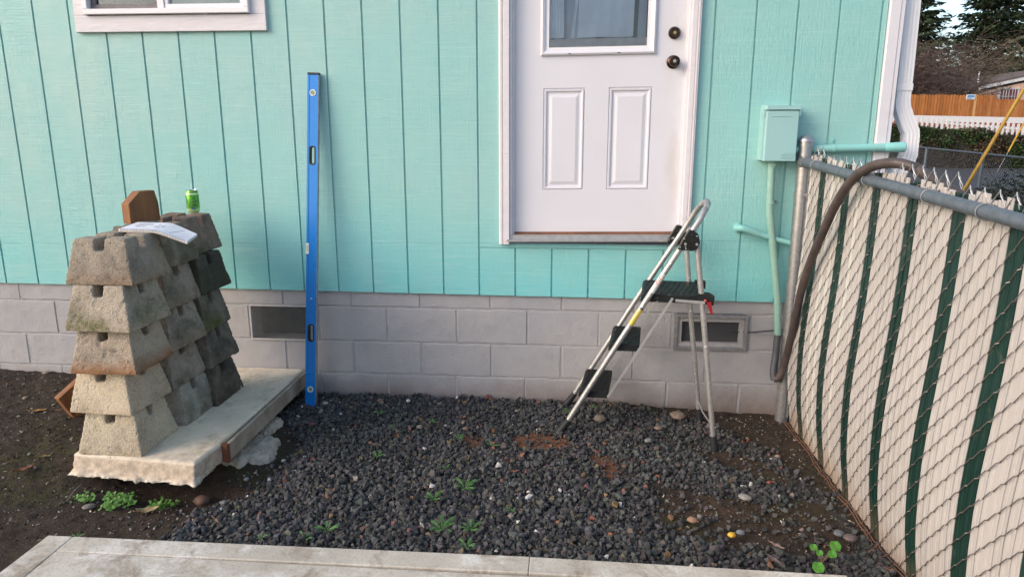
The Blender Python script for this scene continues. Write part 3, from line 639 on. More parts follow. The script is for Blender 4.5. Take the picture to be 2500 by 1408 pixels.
# casing and jamb
def strip(name, x0, x1, z0, z1, prof, mat=M['white_trim']):
    """vertical moulding, prof = [(t, y)] across x"""
    mb = MB(); n = len(prof); vs = [(x0+(x1-x0)*t,y,z0) for t,y in prof]+[(x0+(x1-x0)*t,y,z1) for t,y in prof]
    mb.add(vs, [(i,i+1,n+i+1,n+i) for i in range(n-1)]+[tuple(range(n))]); return mb.build(name, mat, house)
strip("door_casing",2.757,2.813,.928,1.42,[(0,.0),(0,-.020),(.12,-.026),(.30,-.026),(.34,-.021),(.42,-.021),(.46,-.027),(.96,-.027),(1,-.022),(1,.03)])
strip("door_casing",2.757,2.813,1.4206,TOP,[(0,.0),(0,-.0195),(.12,-.0255),(.30,-.0255),(.34,-.021),(.42,-.021),(.46,-.0265),(.96,-.0265),(1,-.022),(1,.03)])
strip("door_jamb",2.814,2.8375,.975,TOP,[(0,-.008),(.5,-.008),(.5,.012),(1,.012),(1,.05)],M['white'])
strip("door_jamb",3.7225,3.742,.975,TOP,[(0,.05),(0,.012),(.45,.012),(.45,-.008),(1,-.008)],M['white'])
strip("door_casing",3.7425,3.790,.94,TOP,[(0,.03),(0,-.019),(.05,-.024),(.52,-.024),(.56,-.020),(.62,-.020),(.66,-.027),(.78,-.027),(.82,-.022),(.86,-.022),(.9,-.027),(1,-.020),(1,.0)])
mb = MB(); mb.box((2.814,-.012,.955),(3.742,.05,.978)); mb.box((2.800,-.050,.946),(3.745,-.012,.956)); tz(mb); th = mb.build("threshold", M['alu_dull'], house)
mb = MB(); mb.box((2.838,.004,.9785),(3.722,.05,.9835)); mb.box((2.838,.030,.9838),(3.722,.05,.9893)); tz(mb); mb.build("wood_sill", m_wood('bare_door_sill',(.26,.11,.06),(.14,.06,.035)), th)
# knob + deadbolt
kx,kz = 3.663,1.888; mb = MB()
mb.lathe([(.034,0),(.034,.004),(.030,.009),(.018,.012),(.013,.018),(.013,.026),(.020,.032),(.0275,.044),(.0285,.055),(.026,.062),(.020,.064),(.019,.061),(.009,.061)],(kx,DY,kz),'-y',28); kb = mb.build("knob", M['bronze'], door, smooth=True, angle=50)
mb = MB(); mb.lathe([(.0085,0),(.0085,.003)],(kx,DY-.061,kz),'-y',14); mb.box((kx-.001,DY-.0655,kz-.004),(kx+.001,DY-.0638,kz+.004)); mb.build("keyhole", M['bronze'], kb) if False else None
mb = MB(); mb.lathe([(.0085,0),(.0075,.0032)],(kx,DY-.061,kz),'-y',14); mb.build("lock_cylinder", M['alu_dull'], door)
kz = 2.031; mb = MB(); mb.lathe([(.0315,0),(.0315,.004),(.027,.016),(.023,.020),(.0225,.017),(.010,.017)],(kx,DY,kz),'-y',28); mb.build("deadbolt", M['bronze'], door, smooth=True, angle=40)
mb = MB(); mb.lathe([(.0088,0),(.0080,.003)],(kx,DY-.017,kz),'-y',14); mb.build("lock_cylinder", M['brass'], door)

# ------------------------------------------------------------------ voxel-remeshed rough solids
def rough(mb, voxel, amp, scale, seed, cutters=(), fine=None):
    me = mb.mesh("tmp"); o = bpy.data.objects.new("tmp", me); col.objects.link(o); tmp = [o]
    for c in cutters:
        co = bpy.data.objects.new("cut", c.mesh("cut")); col.objects.link(co); tmp.append(co)
        md = o.modifiers.new("b",'BOOLEAN'); md.object = co; md.operation = 'DIFFERENCE'; md.solver = 'EXACT'
    if voxel: md = o.modifiers.new("r",'REMESH'); md.mode = 'VOXEL'; md.voxel_size = voxel; md.use_smooth_shade = False
    if voxel: md = o.modifiers.new('s','SMOOTH'); md.factor = .5; md.iterations = 4
    dg = bpy.context.evaluated_depsgraph_get(); ev = o.evaluated_get(dg); out = bpy.data.meshes.new_from_object(ev)
    for t in tmp: bpy.data.objects.remove(t, do_unlink=True)
    if voxel:
        n = len(out.vertices); co = np.empty(n*3); out.vertices.foreach_get("co", co); co = co.reshape(-1,3); nr = np.empty(n*3); out.vertices.foreach_get("normal", nr); nr = nr.reshape(-1,3)
        def n3(s, sd): return (fbm2(co[:,0]+co[:,2]*.7, co[:,1]-co[:,2]*.6, s, sd, 2)+fbm2(co[:,2]+co[:,1]*.3, co[:,0]*.8, s, sd+1, 2))-1.0
        d = n3(scale, seed)*amp + n3(scale*3.2, seed+5)*amp*.28
        if fine is not None: d = d + fine(co, nr, n3)
        co = co + nr*d[:,None]; out.vertices.foreach_set("co", co.ravel()); out.update()
    out.polygons.foreach_set("use_smooth",[True]*len(out.polygons)) if voxel else None
    return out
# pier block: frustum with a cross slot in its top
PB, PT, PH = .145, .112, .190
pier_meshes = []
for k in range(4):
    mb = MB(); b,t,h = PB, PT, PH-.001; e = .020
    mb.add([(-b,-b,.0),(b,-b,.0),(b,b,.0),(-b,b,.0),(-b-.000,-b,e),(b,-b,e),(b,b,e),(-b,b,e),(-t,-t,h),(t,-t,h),(t,t,h),(-t,t,h)],
           [(0,3,2,1),(8,9,10,11),(0,1,5,4),(1,2,6,5),(2,3,7,6),(3,0,4,7),(4,5,9,8),(5,6,10,9),(6,7,11,10),(7,4,8,11)])
    s = .0205+.002*(k%2); dp = .050+.004*(k%3); c1 = MB().box((-s,-.3,h-dp),(s,.3,h+.05)); c2 = MB().box((-.3,-s*1.02,h-dp-.001),(.3,s*1.02,h+.05))
    pier_meshes.append(rough(mb, .0050, .0045, 16, 60+k*9, (c1,c2), lambda co,nr,n3: -np.clip(n3(28,91+k)-.28,0,1)*.02))
# per-block data: pixel of the front right bottom corner, level index
cols_px = [('front',[(345,1112),(320,1012),(332,913),(317,810),(323,695)]),('middle',[(455,1037),(425,950),(418,858),(410,756),(400,655)]),('rear',[(532,990),(515,898),(500,812),(492,718),(476,622)])]
gn = (.35,.32,.275)
pier_look = {('front',0):((0.602,0.538,0.422),(0.486,0.435,0.358),0,.10,0),('front',1):((0.640,0.563,0.448),(0.538,0.474,0.371),0,.08,.0),('front',2):((0.512,0.435,0.358),(0.410,0.358,0.307),.15,.15,.95),('front',3):((0.486,0.435,0.371),(0.384,0.352,0.307),.75,.15,.1),('front',4):((0.397,0.352,0.301),(0.320,0.288,0.250),.12,.25,.25),
 ('middle',0):((0.397,0.397,0.371),(0.307,0.307,0.288),.45,.35,0),('middle',1):((0.384,0.346,0.301),(0.307,0.275,0.243),.2,.45,0),('middle',2):((0.397,0.346,0.301),(0.307,0.275,0.243),.25,.40,.2),('middle',3):((0.371,0.320,0.275),(0.294,0.256,0.224),.2,.40,.25),('middle',4):((0.307,0.269,0.230),(0.243,0.211,0.179),.45,.5,.1),
 ('rear',0):((0.166,0.147,0.128),(0.256,0.218,0.179),.3,.95,0),('rear',1):((0.256,0.237,0.211),(0.205,0.186,0.166),.15,.6,0),('rear',2):((0.256,0.230,0.192),(0.192,0.179,0.141),1.0,.5,0),('rear',3):((0.154,0.141,0.115),(0.115,0.102,0.090),.5,1.15,0),('rear',4):((0.294,0.211,0.192),(0.243,0.186,0.166),.7,.45,0)}
ordn = ['bottom','second','third','fourth','top']
desc = {('front',0):"pale sandy concrete pier block sitting on the slab at the front corner",('front',1):"pale sandy pier block second from the slab in the front column",('front',2):"pier block with rusty orange lower edge midway up the front column",('front',3):"pier block with yellow moss line along its base in the front column",('front',4):"brownish pier block on top of the front column beside the notebook",
 ('middle',0):"grey green-tinged pier block on the slab in the middle column",('middle',1):"grey pier block second from the slab in the middle column",('middle',2):"brown-stained pier block midway up the middle column",('middle',3):"two-tone pier block below the notebook, fourth up the middle column",('middle',4):"dark pier block under the notebook on top of the middle column",
 ('rear',0):"dark wet-stained pier block on the slab in the rear column nearest the wall",('rear',1):"grey-brown pier block second from the slab in the rear column",('rear',2):"green mossy pier block midway up the rear column",('rear',3):"almost black pier block fourth up the rear column",('rear',4):"reddish pier block directly under the green can"}
yaws = [0.02,-.03,.05,-.02,.04, 0,.03,-.05,.02,-.03, .04,-.02,.06,-.03,.05]; q = 0
for cname, L in cols_px:
    for i,(u,v) in enumerate(L):
        p = at_z(u,v,.160+PH*i+.004); rz = -.03+yaws[q]*.8; c = Vector((p.x,p.y,0)) + Matrix.Rotation(rz,3,'Z') @ Vector((-PB+.004,PB-.004,0))
        me = pier_meshes[(q*3+i)%4].copy(); me.materials.clear(); me.materials.append(m_pier(q,*pier_look[(cname,i)]))
        o = bpy.data.objects.new("pier_block", me); col.objects.link(o); o.location = (c.x,c.y,.160+PH*i); o.rotation_euler = (0,0,rz+ (math.pi/2)*(q%4)); 
        tag(o, desc[(cname,i)], "pier block", "concrete pier blocks stacked on the slab"); q += 1
# ------------------------------------------------------------------ broken slab
def slab_detail(co, nr, n3):
    side = (np.abs(nr[:,2])<.7); low = np.clip((.145-co[:,2])/.08,0,1); fr = np.clip((-1.12-co[:,1])/.05,0,1)
    d = side*(n3(30,7)*.012+n3(70,8)*.008)*(low+.15) + (co[:,2]<.085)*(n3(22,33)*.010+n3(70,35)*.007)
    d = np.where((co[:,0]>1.5)&(co[:,1]>-1.0)&side, d*.15, d); return np.where((nr[:,2]>.8)&(co[:,2]>.14), n3(6,3)*.0015, d)
mb = MB(); sp_ = [(.985,-1.165),(1.565,-1.215),(1.583,-1.00),(1.578,-.995),(1.588,.012),(.985,.012)]
cx_,cy_=1.3,-.5
def _lvl(z,o): return [(x-(o if x<1.1 else 0)+(o*.3 if (x>1.5 and y<-1.1) else 0), y-(o if y<-1.0 else 0), z) for x,y in sp_]
_n=len(sp_); mb.add(_lvl(.1605,0)+_lvl(.148,.002)+_lvl(.092,.012)+_lvl(.066,.030), [tuple(range(_n)),tuple(range(3*_n,4*_n))[::-1]]+[(k*_n+i,(k+1)*_n+i,(k+1)*_n+(i+1)%_n,k*_n+(i+1)%_n) for k in range(3) for i in range(_n)])
sm = rough(mb,.0085,.002,20,15,(),slab_detail)
slab = empty("concrete_slab",(1.28,-.6,.07)); tag(slab, "broken concrete slab with ragged edge holding up the pier block stack", "slab")
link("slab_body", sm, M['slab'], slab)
mb = MB(); mb.prism([(1.594,-.995,.152),(1.594,.008,.152),(1.612,.008,.152),(1.612,-.990,.152)],(0,0,-.082)); fb = mb.build("form_board", simple('grey_brown_form_board',(.40,.335,.26),(.25,.20,.155),.85,nscale=12,bump=.6,bdist=.002,bscale=50), slab)
md = fb.modifiers.new("bevel",'BEVEL'); md.width = .002
mb = MB(); mb.prism([(1.580,-1.012,.1585),(1.590,-1.000,.1585),(1.611,-.992,.150),(1.607,-1.013,.150)],(0,0,-.088)); mb.build("rusty_tie", simple('rust',(.22,.07,.03),(.12,.045,.025),.9,bump=.6,bdist=.003), slab)
# spilled concrete
def blob(cx,cy,rx,ry,zt,seed,name,lab):
    n = 110; m_ = 22; vs=[(cx,cy,zt)]; fs=[]
    for j in range(1,m_+1):
        for k in range(n):
            a = 2*math.pi*k/n; t=j/m_; e = 1+.22*mnoise.noise(Vector((math.cos(a)*1.6+seed,math.sin(a)*1.6,0)))+.16*mnoise.noise(Vector((math.cos(a)*6,math.sin(a)*6,seed)))+.05*mnoise.noise(Vector((math.cos(a)*17,math.sin(a)*17,seed)))
            x,y = cx+math.cos(a)*rx*t*e, cy+math.sin(a)*ry*t*e; vs.append((x,y, zt-.022*t**4+.008*mnoise.noise(Vector((x*34,y*34,seed)))+.010*abs(mnoise.noise(Vector((x*85,y*85,seed))))+.007*mnoise.noise(Vector((x*190,y*190,seed)))-(.05 if j==m_ else 0)))
    for k in range(n): fs.append((0,1+k,1+(k+1)%n))
    for j in range(m_-1):
        for k in range(n): fs.append((1+j*n+k,1+(j+1)*n+k,1+(j+1)*n+(k+1)%n,1+j*n+(k+1)%n))
    mb = MB(); mb.add(vs,fs); o = mb.build(name, M['spill'], None, smooth=True, angle=60); tag(o, lab, "concrete spill"); return o
p1 = at_z(608,1088,.03); blob(p1.x-.03,p1.y+.03,.15,.17,.022,2.3,"concrete_spill","lumpy pale concrete spill under the right edge of the slab")
p2 = at_z(660,1030,.04); blob(p2.x-.01,p2.y+.02,.05,.11,.034,5.1,"concrete_spill","small crumbly concrete spill near the blue level")
p3 = at_z(570,1112,.03)

# ------------------------------------------------------------------ timber offcuts, notebook, can
def plank(base, face_dir, th, poly, lab, name="timber_offcut"):
    f = Vector(face_dir).normalized(); n = Vector((f.y,-f.x,0)); pts = [Vector(base)+f*a+Vector((0,0,1))*b for a,b in poly]
    mb = MB(); mb.prism(pts, -n*th); o = mb.build(name, M['timber']); md = o.modifiers.new("bevel",'BEVEL'); md.width=.003; md.segments=2
    tag(o, lab, "timber offcut"); return o
pbm = at_y(321,549,-.66)
plank((pbm.x-.002,-.66,1.105),(.33,.944,0),.052,[(0,0),(0,.095),(.066,.150),(.150,.150),(.166,.09),(.170,0)],"brown timber offcut with clipped corners standing behind the notebook")
pw = at_z(188,1027,.045)
plank((pw.x,pw.y,.045),(.40,.917,0),.042,[(0,0),(-.075,.150),(.06,.225),(.26,.225),(.26,0)],"brown timber offcut leaning on the soil behind the pier block stack")
# notebook
NL,FLp = at_z(289,559,1.122), at_z(336,542,1.124); NBp, FBp = at_z(378,561,1.122), at_z(420,544,1.126); NRp, FRp = at_z(456,589,1.076), at_z(481,571,1.090)
def nbp(u_, v_):
    A = [NL,NBp,NRp]; B = [FLp,FBp,FRp]
    def curve(Pn,t):
        a,b,c = Pn; k=.55
        if t<k-.1: return a.lerp(b,t/k)
        if t>k+.1: return b.lerp(c,(t-k)/(1-k))
        p0=a.lerp(b,(k-.1)/k); p2=b.lerp(c,.1/(1-k)); s=(t-k+.1)/.2; return p0.lerp(b,s).lerp(b.lerp(p2,s),s)
    return curve(A,u_).lerp(curve(B,u_),v_)
nb = empty("notebook", nbp(.5,.5)); tag(nb, "open spiral notebook with handwritten white pages draped over the pier blocks", "notebook")
def sheet(name, dz, th, mat, m0=0.0):
    mb = MB(); nu=26; nv=4; vs=[]
    for s in (0,1):
        for i in range(nu+1):
            for j in range(nv+1): p = nbp(m0+(1-m0)*i/nu, j/nv*(1-.0)); vs.append((p.x,p.y,p.z+dz-(0 if s==0 else th)))
    W_=nv+1; N=(nu+1)*W_; fs=[]
    for i in range(nu):
        for j in range(nv):
            a=i*W_+j; fs += [(a,a+W_,a+W_+1,a+1),(N+a,N+a+1,N+a+W_+1,N+a+W_)]
    for i in range(nu): a=i*W_; fs.append((a,N+a,N+a+W_,a+W_)); a=i*W_+nv; fs.append((a,a+W_,N+a+W_,N+a))
    for j in range(nv): fs.append((j,j+1,N+j+1,N+j)); a=nu*W_+j; fs.append((a,N+a,N+a+1,a+1))
    mb.add(vs,fs); return mb.build(name,mat,nb,smooth=True,angle=40)
sheet("pages",.0,.0065,M['paper']); sheet("page_stack",-.0066,.004,simple('cream_pages',(.68,.64,.56),None,.8,bump=0)); sheet("back_cover",-.0108,.0022,M['cardboard'])
mb = MB()
for k in range(44):
    t_ = .03+.94*k/43; p = nbp(t_,.035); q_ = nbp(t_,-.006); mb.tube([(p.x,p.y,p.z+.0012),(q_.x,q_.y,q_.z+.002),(q_.x,q_.y,q_.z-.009)],.0006,5)
mb.build("spiral_binding", M['rubber'], nb)
mb = MB(); rr = random.Random(4)
for (u0,u1,v_) in [(.12,.36,.84),(.10,.34,.72),(.12,.38,.60),(.12,.30,.48),(.14,.30,.36),(.43,.56,.62),(.42,.58,.48),(.44,.52,.36),(.50,.56,.24)]:
    u_=u0; pts=[]
    while u_<u1: p=nbp(u_,v_+rr.uniform(-.03,.03)); pts.append((p.x,p.y,p.z+.0005)); u_+=.006
    mb.tube(pts,.0004,3)
pts=[nbp(.72+.10*t/10,.15+.65*t/10+rr.uniform(-.012,.012))+Vector((0,0,.0006)) for t in range(11)]; mb.tube(pts,.0006,3)
mb.build("handwriting", M['ink'], nb)
# can
cb = at_y(468.5,522,-.35); cz = .160+PH*5-.001; cc_ = at_z(468.5,520,cz); cr = .033
can = empty("drink_can",(cc_.x,cc_.y+.02,cz)); tag(can, "green drink can standing on the top rear pier block", "can")
mb = MB(); mb.lathe([(.0255,0),(.027,.002),(.0325,.010),(.033,.014),(.033,.102),(.0315,.108),(.0275,.117),(.0268,.119)],(0,0,0),'z',32); local_child("can_body", mb.mesh("can_body",True,30), M['can'], can)
mb = MB(); mb.lathe([(.0275,.1185),(.0280,.1215),(.0265,.1222),(.0255,.1190),(.0,.1188)],(0,0,0),'z',32); mb.box((-.006,-.012,.119),(.006,.012,.1203)); local_child("can_lid", mb.mesh("can_lid",True,30), M['tin'], can)
# script lettering, strokes wrapped round the can (x right in mm from the front, z up in mm)
strokes = [ # La
 [(5,84),(3,74),(0,62),(-3,58),(-5,60),(-3,63),(2,60),(7,58),(11,61)], [(15,66),(11,67),(9,63),(11,60),(15,63),(17,68),(16,62),(18,60),(21,63)],
 # C
 [(-8,60),(-10,62),(-15,58),(-19,48),(-20,38),(-17,30),(-12,28),(-8,31)],
 # roix
 [(-9,40),(-7,44),(-6,47),(-6,43),(-3,46),(-1,45)], [(2,45),(0,42),(1,38),(4,39),(5,43),(3,46),(2,45),(6,45),(8,46)], [(9,45),(8,39),(10,37),(13,40)], [(10,50),(10.5,51)],
 [(13,46),(15,43),(17,37),(20,35)], [(21,46),(18,42),(14,36),(11,30)]]
af = math.atan2(CAM[1]-cc_.y, CAM[0]-cc_.x)+.12
mb = MB()
for st in strokes:
    pts = [Vector(p) for p in [(a,b,0) for a,b in st]]; pts = bez([(p.x,p.y,0) for p in pts],4) if len(pts)>2 else pts
    mb.tube([((cr+.0002)*math.cos(af+p.x/33*1.0), (cr+.0002)*math.sin(af+p.x/33*1.0), p.y/1000) for p in pts], .0008, 5)
local_child("lettering", mb.mesh("lettering"), M['can_ink'], can)
mb = MB(); mb.tube([((cr+.0001)*math.cos(af+a/33), (cr+.0001)*math.sin(af+a/33), b/1000) for a,b in [(-14,31),(-9,25),(-3,26),(3,23),(9,22)]],[.0012,.0030,.0040,.0026,.001],6,sx=1); local_child("wave_print", mb.mesh("wave_print"), M['can_blue'], can)

# ------------------------------------------------------------------ spirit level
lt, lb_ = Vector((1.762,-.034,1.842)), Vector((1.692,-.205,.012)); ax = (lt-lb_).normalized(); Lh = (lt-lb_).length
lx = Vector((1,-.05,0)); lx = (lx-ax*lx.dot(ax)).normalized(); ly = ax.cross(lx)   # ly points into the wall
lev = empty("spirit_level", lb_); tag(lev, "long blue spirit level leaning upright against the aqua wall", "spirit level")
LM = Matrix((lx,ly,ax)).transposed().to_4x4(); LM.translation = lb_; lev.matrix_basis = LM
HW, TH = .0300, .026
def levbody():
    mb = MB(); pr = [(-HW,0),(-HW+.010,0),(-HW+.0125,.0022),(HW-.0125,.0022),(HW-.010,0),(HW,0),(HW,TH),(HW-.010,TH),(HW-.0125,TH-.0022),(-HW+.0125,TH-.0022),(-HW+.010,TH),(-HW,TH)]
    n=len(pr); mb.add([(x,y,.012) for x,y in pr]+[(x,y,Lh-.012) for x,y in pr],[tuple(range(n))[::-1],tuple(range(n,2*n))]+[(i,(i+1)%n,n+(i+1)%n,n+i) for i in range(n)])
    cut=[]
    def ob(zc,hh,hw):
        c=MB(); P=[]
        for k in range(13): a=math.pi*k/12; P.append((hw*math.cos(a),zc+hh-hw+hw*math.sin(a)))
        for k in range(13): a=math.pi+math.pi*k/12; P.append((hw*math.cos(a),zc-hh+hw+hw*math.sin(a)))
        c.prism([(x,-.02,z) for x,z in P],(0,.08,0)); cut.append(c)
    ob(Lh-.435,.050,.0165); ob(.425,.050,.0165)
    return rough(mb,None,0,1,1,cut)
me = levbody(); local_child("body", me, M['blue'], lev)
def obring(zc,hh,hw,w2):
    mb=MB(); A=[]
    for (h_,w_) in ((hh,hw),(hh-w2,hw-w2)):
        for k in range(13): a=math.pi*k/12; A.append((w_*math.cos(a),zc+h_-w_+w_*math.sin(a)))
        for k in range(13): a=math.pi+math.pi*k/12; A.append((w_*math.cos(a),zc-h_+w_+w_*math.sin(a)))
    n=26; vs=[(x,-.0015,z) for x,z in A]+[(x,TH+.001,z) for x,z in A]; fs=[]
    for i in range(n): j=(i+1)%n; fs += [(i,j,n+j,n+i),(2*n+i,2*n+n+i,2*n+n+j,2*n+j),(n+i,n+j,3*n+j,3*n+i),(i,2*n+i,2*n+j,j)]
    mb.add(vs,fs); return mb
for zc in (Lh-.435,.425): local_child("hand_hole", obring(zc,.0515,.018,.0055).mesh("hand_hole",True,40), M['rubber'], lev)
for zc in (Lh-.105,.100):
    mb=MB(); mb.lathe([(.0175,0),(.0175,.003),(.014,.0032),(.0138,.0012),(.0,.0012)],(0,.0022,zc),'-y',24); vr=local_child("vial_ring", mb.mesh("vial_ring",True,30), M['vial'], lev)
    mb=MB(); mb.lathe([(.0115,0),(.010,.0010)],(0,.0008,zc),'-y',18); local_child("vial", mb.mesh("vial"), M['vialgreen'], vr)
mb=MB(); mb.fbox((-HW-.001,-.0012,Lh*.488-.030),(-HW+.015,.004,Lh*.488+.030),.001); cv=local_child("centre_vial", mb.mesh("centre_vial"), M['vial'], lev)
mb=MB(); mb.fbox((-HW+.001,-.0030,Lh*.488-.018),(-HW+.009,-.0010,Lh*.488+.018),.001); local_child("vial", mb.mesh("vial"), simple('clear_vial',(.55,.60,.45),None,.1,bump=0), cv)
mb=MB(); mb.fbox((-HW-.0012,-.001,Lh-.0120),(HW+.0012,TH+.001,Lh),.002); local_child("end_cap", mb.mesh("end_cap"), M['rubber'], lev)
mb=MB(); mb.fbox((-HW-.0006,-.0006,.0),(HW+.0006,TH+.0006,.0120),.002); local_child("end_cap", mb.mesh("end_cap"), M['blue_dark'], lev)
mb=MB(); mb.box((HW+.0001,.001,.0125),(HW+.0014,TH-.001,Lh-.0125)); local_child("machined_edge", mb.mesh("machined_edge"), M['alu_dull'], lev)
mb=MB(); mb.tube([(-.006,.0012,Lh*.335),(.002,.001,Lh*.338),(.007,.0012,Lh*.334)],[.001,.004,.001],6,sx=.3); local_child("paint_splash", mb.mesh("paint_splash"), M['sticker'], lev)

# ------------------------------------------------------------------ step ladder
LO = Vector((3.13,-.245,0)); LU = Vector((.9928,-.12,0)); LW = Vector((.12,.9928,0))
def LP(a,b,z): return LO+LU*a+LW*b+Vector((0,0,z))
lad = empty("step_ladder", LO); tag(lad, "folding aluminium step ladder with three black steps, splashed with paint", "step ladder")
rt = .0143
path = [LP(.012,-.19,.02),LP(.30,-.182,.53),LP(.50,-.172,.88),LP(.605,-.165,1.06),LP(.645,-.150,1.125)] 
path += [LP(.672,-.115,1.172),LP(.686,-.055,1.196),LP(.688,0.0,1.200),LP(.680,.055,1.193),LP(.660,.11,1.166)]
path += [LP(.625,.145,1.105),LP(.572,.162,1.01),LP(.40,.175,.72),LP(.20,.184,.37),LP(.0,.19,.02)]
mb=MB(); mb.tube(bez(path,7),rt,12); mb.build("front_frame", M['alu'], lad, smooth=True)
mb=MB(); g0=[LP(.683,-.070,1.191),LP(.687,-.04,1.198),LP(.688,0,1.200),LP(.683,.04,1.196)]; mb.tube(bez(g0,8),[rt+.0012+.0006*(k%3) for k in range(25)],12); mb.build("tape_wrap", M['galv'], lad)
mb=MB(); mb.tube([LP(.640,-.170,1.03),LP(.700,-.172,.60),LP(.781,-.175,.0)],rt*.95,12); mb.build("rear_leg", M['alu'], lad, smooth=True)
mb=MB(); mb.tube([LP(.602,.165,1.0),LP(.655,.170,.55),LP(.728,.175,.0)],rt*.95,12); mb.build("rear_leg", M['alu'], lad, smooth=True)
for (a,b,z,dx) in ((.0,-.19,0,-.030),(-.012,.19,0,-.028),(.786,-.175,-.03,.006),(.733,.175,-.03,.006)):
    mb=MB(); mb.tube([LP(a+dx*.3-.002,b,z-.004),LP(a+(.014 if dx<0 else -.002),b,z+.030),LP(a+(.050 if dx<0 else -.012),b,z+.084)],[.0205,.0190,.0168],14); mb.build("rubber_foot", M['rubber'], lad, smooth=True, angle=40)
# hinge plates
for sgn,(aa,zz,bb) in ((-1,(.600,1.032,-.178)),(1,(.552,1.006,.176))):
    mb=MB(); P=[(x*.78,z*.78) for x,z in [(-.062,-.052),(.030,-.058),(.058,-.040),(.070,-.004),(.058,.045),(.028,.068),(.002,.072),(-.008,.060),(-.035,.010)]]
    mb.prism([LP(aa+x,bb-.016*1,zz+z) for x,z in P], LW*.032); pl=mb.build("hinge_plate", M['black_paintspots'], lad); md=pl.modifiers.new("b",'BEVEL'); md.width=.004; md.segments=2
    mb=MB()
    for (x,z) in ((-.012,-.012),(.040,-.012)): mb.tube([LP(aa+x,bb-.014,zz+z),LP(aa+x,bb-.0205,zz+z)],[.0075,.005],10)
    mb.build("rivet", M['alu_dull'], pl)
# steps
def step(a0,a1,z,b0,b1,th,drop,name="step"):
    mb=MB(); P=[(a0+.008,z+th*.0),(a0-.004,z-.012),(a0-.006,z-th-drop*.0),(a0+.010,z-th),(a1,z-th*.9),(a1,z-.004),(a1-.006,z)]
    mb.prism([LP(x,b0,zz) for x,zz in P], LW*(b1-b0)); st=mb.build(name, M['black_plastic'], lad); md=st.modifiers.new("b",'BEVEL'); md.width=.006; md.segments=3
    mb=MB(); n=11; w=(a1-a0)
    for k in range(n+6):
        t0=a0+.01+(w)*k/n*.98-.05; pts=[]
        for s in range(8):
            bb=b0+.02+(b1-b0-.04)*s/7; x=t0+.05*(s/7); 
            if a0+.012<x<a1-.012: pts.append(LP(x,bb,z+.0008))
        if len(pts)>1: mb.tube(pts,.0028,5)
    mb.build("grip_rib", M['black_plastic'], st); return st
step(.100,.245,.243,-.168,.168,.040,.0); step(.245,.392,.502,-.166,.166,.040,.0); s3=step(.395,.690,.765,-.164,.164,.042,.0)
mb=MB(); mb.prism([LP(.66,-.185,.735),LP(.735,-.185,.725),LP(.738,-.185,.765),LP(.715,-.185,.778),LP(.66,-.185,.780)],LW*.05); mb.build("step_end_cap", M['black_plastic'], s3)
mb=MB(); mb.prism([LP(.66,.135,.742),LP(.715,.135,.735),LP(.715,.135,.770),LP(.66,.135,.772)],LW*.05); mb.build("step_end_cap", M['black_plastic'], s3)
# flat braces
def bar(p,q_,w_=.012,t_=.0025,mat=M['alu_dull'],name="brace",par=lad):
    mb=MB(); p,q_=Vector(p),Vector(q_); d=(q_-p).normalized(); s=d.cross(LW).normalized()*w_/2
    mb.prism([p-s-d*.004,q_-s+d*.004,q_+s+d*.004,p+s-d*.004],LW*t_); mb.tube([p-LW*.003,p+LW*.003],.0055,8); mb.tube([q_-LW*.003,q_+LW*.003],.0055,8); return mb.build(name,mat,par)
bar(LP(.540,-.181,.748),LP(.247,-.181,.222)); bar(LP(.515,.176,.745),LP(.222,.176,.222)); bar(LP(.560,-.186,.742),LP(.690,-.186,.738),.013); bar(LP(.560,.168,.735),LP(.662,.168,.700),.010)
mb=MB(); mb.tube([LP(.777-.060,-.174,.235),LP(.760,-.174,.10)],.004,6) if False else None
mb=MB(); mb.tube([LP(.704,.172,.21),LP(.716,.172,.10),LP(.735,.08,.075),LP(.768,-.168,.10)],.0042,8); mb.build("leg_spreader", M['alu_dull'], lad)
mb=MB(); mb.prism([LP(.700,-.199,.745),LP(.722,-.199,.745),LP(.733,-.199,.688),LP(.722,-.199,.684)],LW*.012); mb.tube([LP(.690,-.192,.750),LP(.700,-.196,.750)],.006,8); mb.build("locking_lever", M['red'], lad)
# stickers on the near front rail
def railpt(z): t=(z-.53)/(.88-.53); return LP(.30+.20*t,-.182+.01*t,z)
def wrap(z0,z1,mat,name,a0=-1.1,a1=1.1,rr=rt+.0004):
    d=(railpt(z1)-railpt(z0)).normalized(); e1=(-LW-d*(-LW).dot(d)).normalized(); e2=d.cross(e1); mb=MB(); vs=[]
    for z in (z0,z1):
        for k in range(9): a=a0+(a1-a0)*k/8; vs.append(tuple(railpt(z)+(e1*math.cos(a)+e2*math.sin(a))*rr))
    mb.add(vs,[(k,k+1,k+10,k+9) for k in range(8)]); return mb.build(name,mat,lad)
wrap(.610,.688,M['yellow'],"warning_sticker"); wrap(.690,.698,M['ink'],"warning_sticker",-.8,.8); wrap(.775,.868,M['sticker'],"instruction_sticker")
mb=MB(); 
for z,a in ((.852,.5),(.828,.0)):
    d=(railpt(.86)-railpt(.82)).normalized(); e1=(-LW-d*(-LW).dot(d)).normalized(); e2=d.cross(e1); c=railpt(z)
    ring=[c+(e1*math.cos(.75*math.cos(t))+e2*math.sin(.75*math.cos(t)))*(rt+.0009)+d*.0095*math.sin(t) for t in [2*math.pi*k/16 for k in range(16)]]; mb.tube(ring,.0012,4,closed=True)
    mb.tube([ring[2],ring[10]],.0012,4)
mb.build("sticker_print", M['redprint'], lad)

